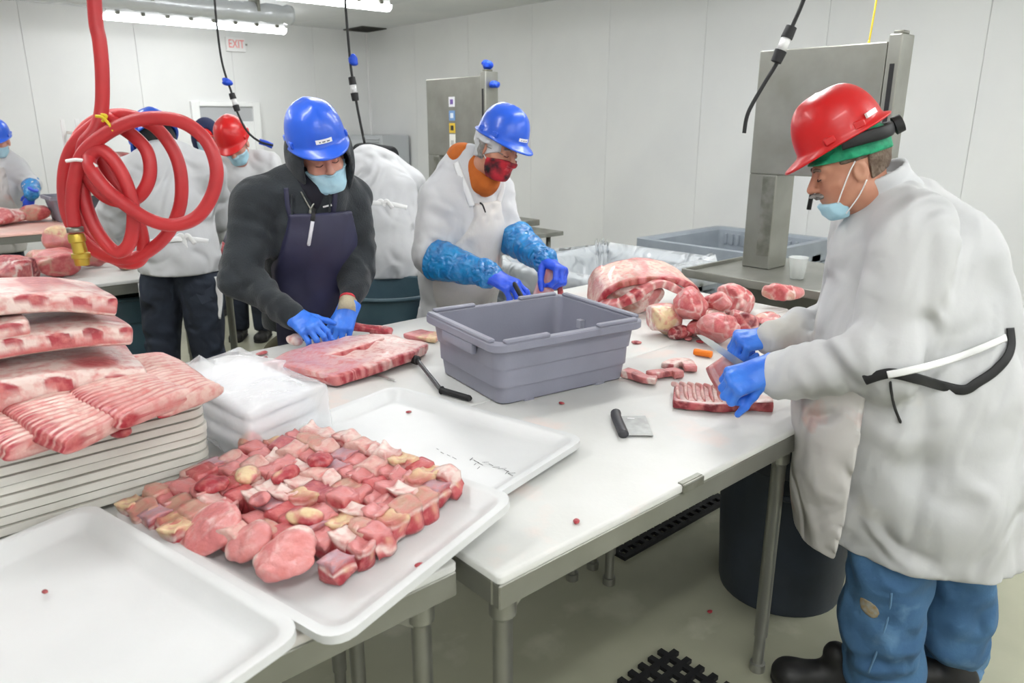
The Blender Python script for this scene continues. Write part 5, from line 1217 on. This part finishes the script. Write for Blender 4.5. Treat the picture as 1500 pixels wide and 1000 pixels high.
# --- back rib racks on the top tray
def ribs(seed, fr):
    def g(p, v):
        l, a, b = p[:, 0], p[:, 1], p[:, 2]; n = nz(v, seed, 40); n2 = nz(v, seed + 1, 18)
        r = np.sin(l * fr + 1.2 * a + seed + 1.1 * n2)
        c = mixc(np.repeat(lin((224, 190, 180))[None], len(v), 0), PINK[None], sstep(n2, -.2, .5) * .6)
        c = mixc(c, ROSE[None], sstep(-r + .3 * n, .3, .95) * .6)
        c = mixc(c, RED[None], sstep(-a + .15 * n, .55, .85) * sstep(np.sin(l * fr * 1.4) + n * .3, -.6, .4))
        return mixc(c, RED[None], sstep(np.abs(a), .93, 1.0) * .5 * sstep(n, -.4, .4))
    return g
def rdisp(fr, seed): return lambda p, v: np.where(p[:, 2] > .2, .0042 * np.sin(p[:, 0] * fr + 1.2 * p[:, 1] + seed + 1.1 * nz(v, seed + 1, 18)), 0) * (1 - np.abs(p[:, 1]) ** 6) * .55 + .0035 * nz(v, seed, 45) + .004 * nz(v, seed + 2, 20) - .012 * (p[:, 1] * .8) ** 2 * (p[:, 2] > 0)
rz_ = STZ + .045
racks = [('rib rack nearest the lower left corner of the pile', [(-8, 600), (20, 612), (45, 625), (78, 645)], .0, .18), ('second rib rack from the left on the top tray', [(38, 575), (75, 590), (115, 612), (158, 628)], .012, .2),
         ('third rib rack from the left on the top tray', [(112, 548), (150, 562), (190, 582), (232, 600)], 0.022, .19), ('rib rack next to the plastic bag', [(190, 533), (225, 548), (255, 570), (284, 586)], .015, .17)]
for k, (lab, pa, dz, W) in enumerate(racks):
    pts = [Z(u, v, rz_ + dz + (.012 * math.sin(math.pi * i / (len(pa) - 1)))) for i, (u, v) in enumerate(pa)]
    slab(pts, nrm(pts[-1] - pts[0])[[1, 0, 2]] * V(-1, 1, 0), W, .042, ribs(k * 3 + 2, 330), rdisp(330, k * 3 + 2), 48, 44, 'rib_rack', None, lab, group='rib racks on the tray stack', taper=.2, e=.55)
for k, (u, v, r) in enumerate(((5, 632, .03), (30, 640, .028), (175, 630, .022), (95, 628, .024))):
    c = Z(u, v, STZ + .022); lump('meat_scrap', 'ragged pork trimming on the top tray edge, %s' % ('at the left picture edge', 'below the nearest rack', 'between the third rack and the tray rim', 'below the second rack')[k], c, (r * 1.3, r, .018), rotz(k), 40 + k, marble(k + 50, RED, PINK, .1), .006, .005, 40, floor=STZ)

# --- rib chunks in rows on the middle tray
def chunk_mesh(seed):
    r = np.random.RandomState(seed); bm = bmesh.new(); bmesh.ops.create_cube(bm, size=1); bmesh.ops.subdivide_edges(bm, edges=bm.edges[:], cuts=6, use_grid_fill=True)
    v, f = dump(bm)
    L = np.abs(v).max(1); sph = v / (np.linalg.norm(v, axis=1)[:, None]) * .62; v = v * .9 + sph * .1
    top = v[:, 2] > .3; s = v * V(.043, .047, .046) * r.uniform(.95, 1.1, 3)
    s[:, :2] += (s[:, 2:3] * r.uniform(-.25, .25, 2)); s += .005 * np.stack([wav((s * 1).astype(np.float32), seed * 3 + k, 110, 5) * 2 for k in range(3)], 1)
    n = nz(s, seed, 70); n2 = nz(s, seed + 4, 35); s[:, 2] += .023
    side = mixc(np.repeat(RED[None], len(s), 0), ROSE[None], sstep(n, -.3, .5)); side = mixc(side, FAT[None], sstep(np.sin(v[:, 2] * 7 + n2 * 1.5 + seed), .55, .9) * .9)
    t = [TAN, LIL, FAT, PINK, ROSE, CREAM, PINK, FAT, BONE][seed % 9]
    tc = mixc(np.repeat(t[None], len(s), 0), RED[None] if seed % 3 else FAT[None], sstep(n2, .25, .7) * .8)
    c = mixc(side, tc, sstep(v[:, 2] + .12 * n, .18, .34))
    c = mixc(c, CREAM[None], np.exp(-((v[:, 0] - .12) ** 2 + (v[:, 2] - .0) ** 2) / .02) * (v[:, 1] < -.3) * .9)
    return s, f, c
CH = []
for sd in range(18):
    s, f, c = chunk_mesh(sd); o = obj('rib_chunk', (s, f), M_MEAT, None, local=True, colors=c); CH.append(o.data); bpy.data.objects.remove(o)
def on_tray(x, y, z): return TM + AXM[0] * x + AXM[1] * y + AXM[2] * (z + .005)
used = 0; rch = random.Random(11)
chops = [(-.175, .09, .064, .55), (-.165, -.02, .044, .5), (-.155, -.125, .058, .45)]
for i in range(10):
    x = -.21 + i * .0468 + rch.uniform(-.003, .003)
    y1 = .345 - (.0 if i < 5 else .014 * (i - 4)); y0 = (.08, -.04, -.225, -.235, -.235, -.23, -.228, -.225, -.22, -.215)[i]
    ny = int((y1 - y0) / .044)
    for j in range(ny):
        y = y0 + .02 + j * (y1 - y0) / ny + rch.uniform(-.006, .006)
        if any((x - cx) ** 2 + (y - cy) ** 2 < (r * .92) ** 2 for cx, cy, r, _ in chops): continue
        o = bpy.data.objects.new('rib_chunk', CH[rch.randrange(len(CH))]); COL.objects.link(o)
        ax = tilt(AXM, rch.uniform(-.14, .14)); a = rch.uniform(-.14, .14); c, s = math.cos(a), math.sin(a); X_, Y_ = ax[0] * c + ax[1] * s, ax[1] * c - ax[0] * s
        p = on_tray(x, y, rch.uniform(-.004, .012)); k = rch.uniform(1.0, 1.12)
        o.matrix_world = Matrix([[X_[q] * k, Y_[q] * k, ax[2][q] * k, p[q]] for q in range(3)] + [[0, 0, 0, 1]])
        tag(o, 'cut pork rib chunk in the rows on the middle white tray', 'rib chunk', 'rib chunks on the tray')
words = ('largest pale pork chop at the left edge of the rib chunks', 'small pork chop between the two larger chops on the tray', 'pork chop at the front corner of the rib chunks')
for k, (x, y, r, an) in enumerate(chops):
    c = on_tray(x, y, .042); ax = axes(AXM[1] * 1 + AXM[0] * (.2 + .15 * k), nrm(AXM[2] * .8 - AXM[0] * .5 - AXM[1] * (.2 + .2 * k)))
    def cf(v, k=k, c=c, ax=ax, r=r):
        q = (v - c); rad = np.sqrt((q @ ax[0]) ** 2 + (q @ ax[1]) ** 2) / r; n = nz(v, 90 + k, 40)
        cc = mixc(np.repeat(lin((214, 140, 138))[None], len(v), 0), PINK[None], sstep(n, -.2, .6) * .6); cc = mixc(cc, RED[None], sstep(n, .45, .9) * .5); cc = .55 * cc + .45 * muscle(95 + k, .05, (PINK, lin((214, 140, 138)), ROSE), FAT, .006)(v); return mixc(cc, FAT[None], sstep(rad + .12 * n, .82, .95) * sstep(q @ ax[1] + .3 * r * n, -.2 * r, .5 * r))
    lump('pork_chop', words[k], c, (r, r * 1.1, .02), ax, 60 + k, cf, .0045, .009, 42, facets=0)
# ragged trimmings on top of the rows
for k, (x, y) in enumerate(((-.09, .2), (-.08, .06), (-.07, -.07), (.02, .1), (-.03, .17), (.1, .08))):
    c = on_tray(x, y, .062); lump('meat_scrap', 'ragged trimming lying on the rib chunks, %s' % ('beside the largest chop', 'above the small chop', 'above the front chop', 'in the middle of the rows', 'near the left tray rim', 'towards the pen marked tray')[k], c, (.034, .026, .014), rotz(k * 1.1), 140 + k, marble(150 + k, RED, CREAM, .1, 45), .005, .008, 50)
c = on_tray(.09, .335, .04); lump('meat_scrap', 'brownish end piece behind the rib chunks beside the bag', c, (.028, .026, .03), rotz(.4), 171, marble(172, lin((176, 96, 84)), TAN, .2, 45), .005, .006, 50)

# --- pork side in front of the hoodie man
def sidec(p, v):
    l, a, b = p[:, 0], p[:, 1], p[:, 2]; n = nz(v, 201, 24); n2 = nz(v, 203, 60); n3 = nz(v * np.array([1, 1, 1]), 207, 12)
    c = mixc(np.repeat(lin((230, 200, 194))[None], len(v), 0), PINK[None], sstep(n3, -.2, .5)); c = mixc(c, lin((202, 150, 160))[None], sstep(n, .05, .5) * .8); c = mixc(c, RED[None], sstep(n2 * .5 + n3 * .6 + .25 * a, .42, .7) * .9)
    ed = sstep(-a * np.sign(1), .88, .97)
    c = mixc(c, mixc(np.repeat(RED[None], len(v), 0), PINK[None], sstep(np.sin(l * 190), .1, .7)), ed)
    return mixc(c, FAT[None], sstep(n2 - n, .5, .9) * .6)
pts = [Z(438, 548, .885), Z(470, 535, .888), Z(520, 520, .893), Z(560, 510, .895), Z(598, 502, .885)]
ps = slab(pts, nrm(V(-.1, 1, 0)), (.34, .36, .37, .33, .2), .045, sidec, lambda p, v: .006 * nz(v, 211, 22) + .003 * nz(v, 215, 60) + np.where(p[:, 2] > 0, .006 * np.sin(p[:, 0] * 60 + 2 * p[:, 1]), 0), 48, 18, 'pork_half', None, 'wide pork side with bone studded edge on the table before the hoodie man', taper=.14)
c = Z(432, 498, .905); lump('pork_knuckle', 'pale fatty knuckle at the left end of the pork side', c, (.035, .045, .035), rotz(.3), 221, marble(222, RED, FAT, .35, 30), .006, .012, 30)
slab([Z(440, 528, .89), Z(475, 520, .905), Z(520, 507, .91), Z(545, 497, .905)], nrm(V(-.1, 1, 0)), .11, .035, sidec, lambda p, v: .005 * nz(v, 231, 30), 30, 12, 'meat_flap', None, 'loose red flap of meat on the upper edge of the pork side', taper=.3)
slab([Z(500, 474, .915), Z(520, 478, .905), Z(545, 482, .895), Z(575, 486, .885)], nrm(V(0, 1, .3)), .035, .022, lambda p, v: marble(235, RED, PINK, .1, 40)(v), lambda p, v: .003 * nz(v, 236, 50), 20, 8, 'meat_strip', None, 'red strip being pulled by the hoodie man', taper=.3)
slab([Z(604, 488, .872), Z(620, 492, .872), Z(645, 494, .872)], nrm(V(.3, 1, 0)), .10, .022, lambda p, v: marble(238, PINK, CREAM, .2, 24)(v), lambda p, v: .003 * nz(v, 239, 40), 24, 10, 'meat_piece', None, 'pale flat end piece between the pork side and the tub', taper=.3)

# --- pile of meat beside the bandsaw
def arch(p, v):
    l, a, b = p[:, 0], p[:, 1], p[:, 2]; n = nz(v, 301, 30); n2 = nz(v, 303, 70)
    c = mixc(np.repeat(lin((226, 190, 174))[None], len(v), 0), FAT[None], sstep(n, -.1, .5)); c = mixc(c, ROSE[None], sstep(n2 + n, .3, .9) * .6)
    ed = sstep(np.abs(a), .82, .95); c = mixc(c, mixc(np.repeat(RED[None], len(v), 0), PINK[None], sstep(np.sin(l * 130) + n, .4, .9)), ed); return mixc(c, lin((150, 100, 70))[None], sstep(n - n2, .6, 1) * .5)
top = [Z(866, 436, .895), D(885, 412, 3.38), D(920, 398, 3.38), D(965, 396, 3.38), D(1000, 408, 3.42), D(1012, 428, 3.45)]
slab(top, nrm(V(.5, .8, .15)), (.2, .24, .26, .26, .24, .18), .035, arch, lambda p, v: .006 * nz(v, 311, 24) + .003 * nz(v, 315, 60), 40, 14, 'rib_section', None, 'arched rib section with pale inside on top of the meat pile', taper=.12)
slab([Z(868, 448, .885), D(900, 446, 3.22), D(930, 432, 3.22), D(965, 414, 3.26), D(1002, 428, 3.3)], nrm(V(.5, .8, .1)), .06, .035, lambda p, v: mixc(marble(320, RED, PINK, .1, 40)(v), FAT[None], sstep(np.sin(p[:, 0] * 120), .6, .9)), lambda p, v: .004 * nz(v, 321, 50), 24, 12, 'rib_strip', None, 'red bone strip along the front of the arched rib section', taper=.2)
pile = [('pale fatty shoulder cut nearest the grey tub', (968, 467, .07), (.10, .085, .065), muscle(331, .06, (PINK, CREAM, FAT, PINK), CREAM, .014)),
        ('round red shoulder cut in the middle of the meat pile', (1010, 450, .115), (.105, .08, .062), muscle(332, .05, (ROSE, RED, ROSE, PINK), FAT, .008)),
        ('lean red chunk between the shoulder cuts', (1026, 480, .045), (.085, .065, .048), muscle(333, .04, (RED, DEEP, ROSE), FAT, .006)),
        ('cut ham end with pale fat ring nearest the gloved hands', (1056, 484, .055), (.085, .07, .06), muscle(334, .05, (ROSE, PINK, ROSE), FAT, .010)),
        ('dark red round cut at the right of the meat pile', (1084, 470, .06), (.08, .07, .06), muscle(335, .045, (RED, ROSE, DEEP), FAT, .008)),
        ('pink chunk with folded fat beside the bandsaw table', (1072, 438, .065), (.13, .10, .065), muscle(336, .05, (ROSE, PINK, ROSE), FAT, .012)),
        ('small red cut on top of the pale folded fat', (1050, 440, .12), (.07, .06, .05), muscle(339, .04, (ROSE, PINK), FAT, .008)),
        ('pale wedge under the arched rib section', (928, 434, .07), (.15, .10, .075), muscle(337, .06, (PINK, FAT, TAN), FAT, .012)),
        ('dark red trimming below the round shoulder cut', (1000, 486, .025), (.06, .045, .028), muscle(340, .03, (RED, DEEP), FAT, .004)),
        ('white fat sheet between the red cuts', (1040, 462, .06), (.10, .07, .035), muscle(341, .06, (FAT, PINK, FAT), CREAM, .012)),
        ('flat pink flap at the table end by the bandsaw', (1122, 466, .024), (.12, .07, .026), muscle(338, .05, (PINK, TAN, ROSE), FAT, .008))]
for k, (lab, (u, v, dz), r, cf) in enumerate(pile):
    c = Z(u, v, .861 + dz); lump('pork_cut', lab, c, r, rotz(k * .7), 400 + k, cf, .0055, .017, 30, floor=.862, group='pork cuts in the pile', facets=3)
c = Z(1146, 428, .94); lump('pork_cut', 'tan pork piece lying on the bandsaw table', c, (.10, .07, .04), rotz(-.5), 420, muscle(421, .05, (PINK, TAN, ROSE), FAT, .008), .0065, .016, 30, floor=.907, facets=4)
# --- ribs in front of the man in jeans
rr_ = thing('rib_rack', Z(1040, 590, .861), 'cut rib rack with bare bones lying before the man in jeans', 'meat')
def rk1(p, v):
    l, a, b = p[:, 0], p[:, 1], p[:, 2]; n = nz(v, 501, 40); n2 = nz(v, 503, 80)
    c = mixc(np.repeat(lin((216, 168, 164))[None], len(v), 0), FAT[None], sstep(n, -.1, .5)); return mixc(c, mixc(np.repeat(DEEP[None] * 1.15, len(v), 0), ROSE[None], sstep(n2, .0, .8)), np.maximum(sstep(-a, .8, .93), sstep(np.abs(p[:, 0] - .19), .14, .19)) )
A_, B_ = Z(986, 580, .875), Z(1132, 592, .874); sb = nrm(V(.80, .60, 0)); PT = [A_ + (B_ - A_) * t for t in (0, .2, .4, .6, .8, 1)]
WR = (.15, .175, .17, .13, .08, .045)
slab(PT, sb, WR, .028, rk1, lambda p, v: .004 * nz(v, 511, 45) + .002 * nz(v, 512, 100), 44, 22, 'meat_layer', rr_, taper=.1)
for k in range(7):
    t = .04 + k * .085; c0 = A_ + (B_ - A_) * t; W = np.interp(t, (0, .2, .4, .6, .8, 1), WR); q = (B_ - A_) * .05
    pth = smooth_path([c0 + sb * W * .60 + UP * .008 - q, c0 + sb * W * .3 + UP * .019, c0 - sb * W * .05 + UP * .019, c0 - sb * W * .36 + UP * .013 + q * .4], 6)
    v, f = tube(pth, [.004] + [.0085] * 14 + [.008, .006, .004, .003], 10, .8); n = nz(v, 520 + k, 70)
    obj('rib_bone', (v, f), M_MEAT, rr_, colors=mixc(np.repeat(lin((216, 176, 168))[None], len(v), 0), ROSE[None], sstep(n, .0, .6) * .8))
v, f = tube(smooth_path([Z(1055, 574, .893), Z(1085, 572, .896), Z(1110, 573, .894)], 6), [.009] + [.013] * 10 + [.012, .009], 12)
obj('shank_bone', (v, f), M_MEAT, rr_, colors=mixc(np.repeat(lin((216, 190, 160))[None], len(v), 0), TAN[None], sstep(nz(v, 533, 60), .1, .6)))
def hung(seed): return lambda p, v: mixc(mixc(np.repeat(lin((206, 168, 168))[None], len(v), 0), ROSE[None], sstep(np.sin(p[:, 1] * 9 + seed) + nz(v, seed, 40) * .4, .2, .8) * .7), RED[None], sstep(np.abs(p[:, 1]), .9, 1) * .8)
slab([D(1050, 528, 2.06), D(1062, 545, 2.05), D(1078, 565, 2.03), D(1090, 580, 2.0)], nrm(RGT), (.06, .085, .10, .10), .03, hung(540), lambda p, v: .004 * np.sin(p[:, 1] * 12) + .002 * nz(v, 541, 60), 30, 12, 'rib_sheet', None, 'upright rib sheet held in blue gloves by the man in jeans', taper=.25)
st_ = [('red meat strip beside the grey tub', [(914, 545), (930, 549), (945, 555), (962, 557)], .045, 551), ('curled pink strip behind the cut rib rack', [(950, 550), (968, 547), (985, 545), (996, 549)], .035, 552), ('small looped piece of meat behind the cut rib rack', [(976, 537), (990, 531), (1006, 532), (1012, 541)], .05, 553)]
for lab, pa, W, sd in st_: slab([Z(u, v, .875) for u, v in pa], nrm(V(.4, 1, 0)), W, .024, lambda p, v, sd=sd: marble(sd, lin((206, 128, 128)), FAT, .15, 45, RED)(v), lambda p, v, sd=sd: .004 * nz(v, sd, 50), 22, 10, 'meat_strip', None, lab, taper=.3)
slab([D(808, 396, 3.40), D(802, 412, 3.38), D(796, 432, 3.36), D(790, 455, 3.34)], nrm(RGT), (.05, .08, .09, .09), .03, hung(560), lambda p, v: .004 * np.sin(p[:, 1] * 12), 26, 10, 'rib_sheet', None, 'rib strip dangling from the glove of the man with the red mask', taper=.25)
slab([D(815, 400, 3.38), D(819, 412, 3.38), D(822, 432, 3.36)], nrm(RGT), .025, .02, lambda p, v: marble(565, RED, PINK, 0, 50)(v), lambda p, v: .003 * nz(v, 566, 60), 16, 8, 'meat_strip', None, 'thin red strip dangling beside the held rib strip', taper=.3)
# --- small scraps
bits = [(383, 517, .02, 'red scrap left of the pork side near the table edge'), (388, 524, .014, 'tiny red scrap below the other one left of the pork side'), (932, 501, .016, 'small red scrap right of the grey tub'), (548, 487, .014, 'dark red scrap behind the pork side'), (572, 493, .012, 'small red scrap on the pork side edge'), (823, 590, .008, 'tiny red scrap in front of the grey tub'), (598, 603, .008, 'tiny red scrap on the pen marked tray'), (845, 763, .009, 'tiny red scrap on the empty table corner'), (66, 866, .006, 'tiny dark scrap on the empty foreground tray'), (616, 827, .008, 'tiny red scrap on the tray rim corner'), (1008, 496, .02, 'pale scrap before the meat pile'), (1025, 500, .014, 'small red scrap before the meat pile')]
for k, (u, v, r, lab) in enumerate(bits):
    zz = .862 if k not in (6, 8, 9) else (.867 if k == 6 else .89); c = Z(u, v, zz + r * .3); lump('meat_scrap', lab, c, (r * 1.3, r * .8, r * .4), rotz(k), 600 + k, marble(610 + k, RED, PINK, 0 if k != 10 else .5, 60), max(.0022, r / 5), r * .2, 80, cat='scrap')
o = lump('meat_scrap', 'small red spot of meat on the floor', Z(1040, 895, .004), (.012, .009, .004), None, 640, marble(641, RED, RED, 0, 60), .003, .002, 80, cat='scrap')
# --- meat on the background tables
bg = [('large marbled red cut at the left edge of the middle table', (20, 375, 3.9), (.16, .14, .085), muscle(701, .07, (RED, RED, ROSE, DEEP), FAT, .012, .8)), ('yellow fatted shoulder piece behind the hose coupling', (100, 352, 4.4), (.15, .12, .10), muscle(702, .1, (PINK, CREAM, FAT), CREAM, .02)), ('red and tan shoulder piece on the middle table', (85, 378, 4.15), (.22, .13, .075), muscle(703, .08, (ROSE, TAN, PINK), TAN, .014)), ('tan meat piece on the middle table behind the coil', (135, 365, 4.45), (.12, .10, .09), muscle(704, .08, (TAN, ROSE, PINK), TAN, .014)),
      ('small red trimming near the coil on the middle table', (180, 385, 4.35), (.07, .04, .02), marble(705, RED, CREAM, 0, 40)), ('dark red piece on the middle table right of the back turned man', (322, 372, 4.65), (.08, .08, .08), marble(706, RED, PINK, 0, 30)),
      ('long pork side on the far left table', (12, 312, 6.5), (.36, .16, .07), muscle(707, .1, (PINK, FAT, ROSE), FAT, .02)), ('reddish tan joint on the far left table', (50, 305, 6.6), (.2, .12, .07), muscle(708, .1, (TAN, ROSE), TAN, .014))]
for k, (lab, (u, v, d), r, cf) in enumerate(bg):
    c = D(u, v, d); c[2] = max(.861 + r[2] * .85, min(c[2], .861 + r[2] * 1.0 if k not in (1, 3) else c[2])); lump('pork_cut', lab, c, r, rotz(k * .6 + .4), 720 + k, cf, .010, .024, 20, facets=3, floor=.862, group='pork cuts on the background tables')
for k in range(6):
    zt = .425 + k * .24
    for j in range(3): lump('pork_cut', 'red meat on the rack shelf %s, %s' % (('at the bottom', 'second from the bottom', 'third from the bottom', 'third from the top', 'second from the top', 'at the top')[k], ('left', 'middle', 'right')[j]), V(1.66 + j * .19, 7.08, zt + .035), (.085, .11, .035), None, 760 + k * 3 + j, marble(770 + j, ROSE, FAT, .1, 30), .014, .01, 25, floor=zt + .001)
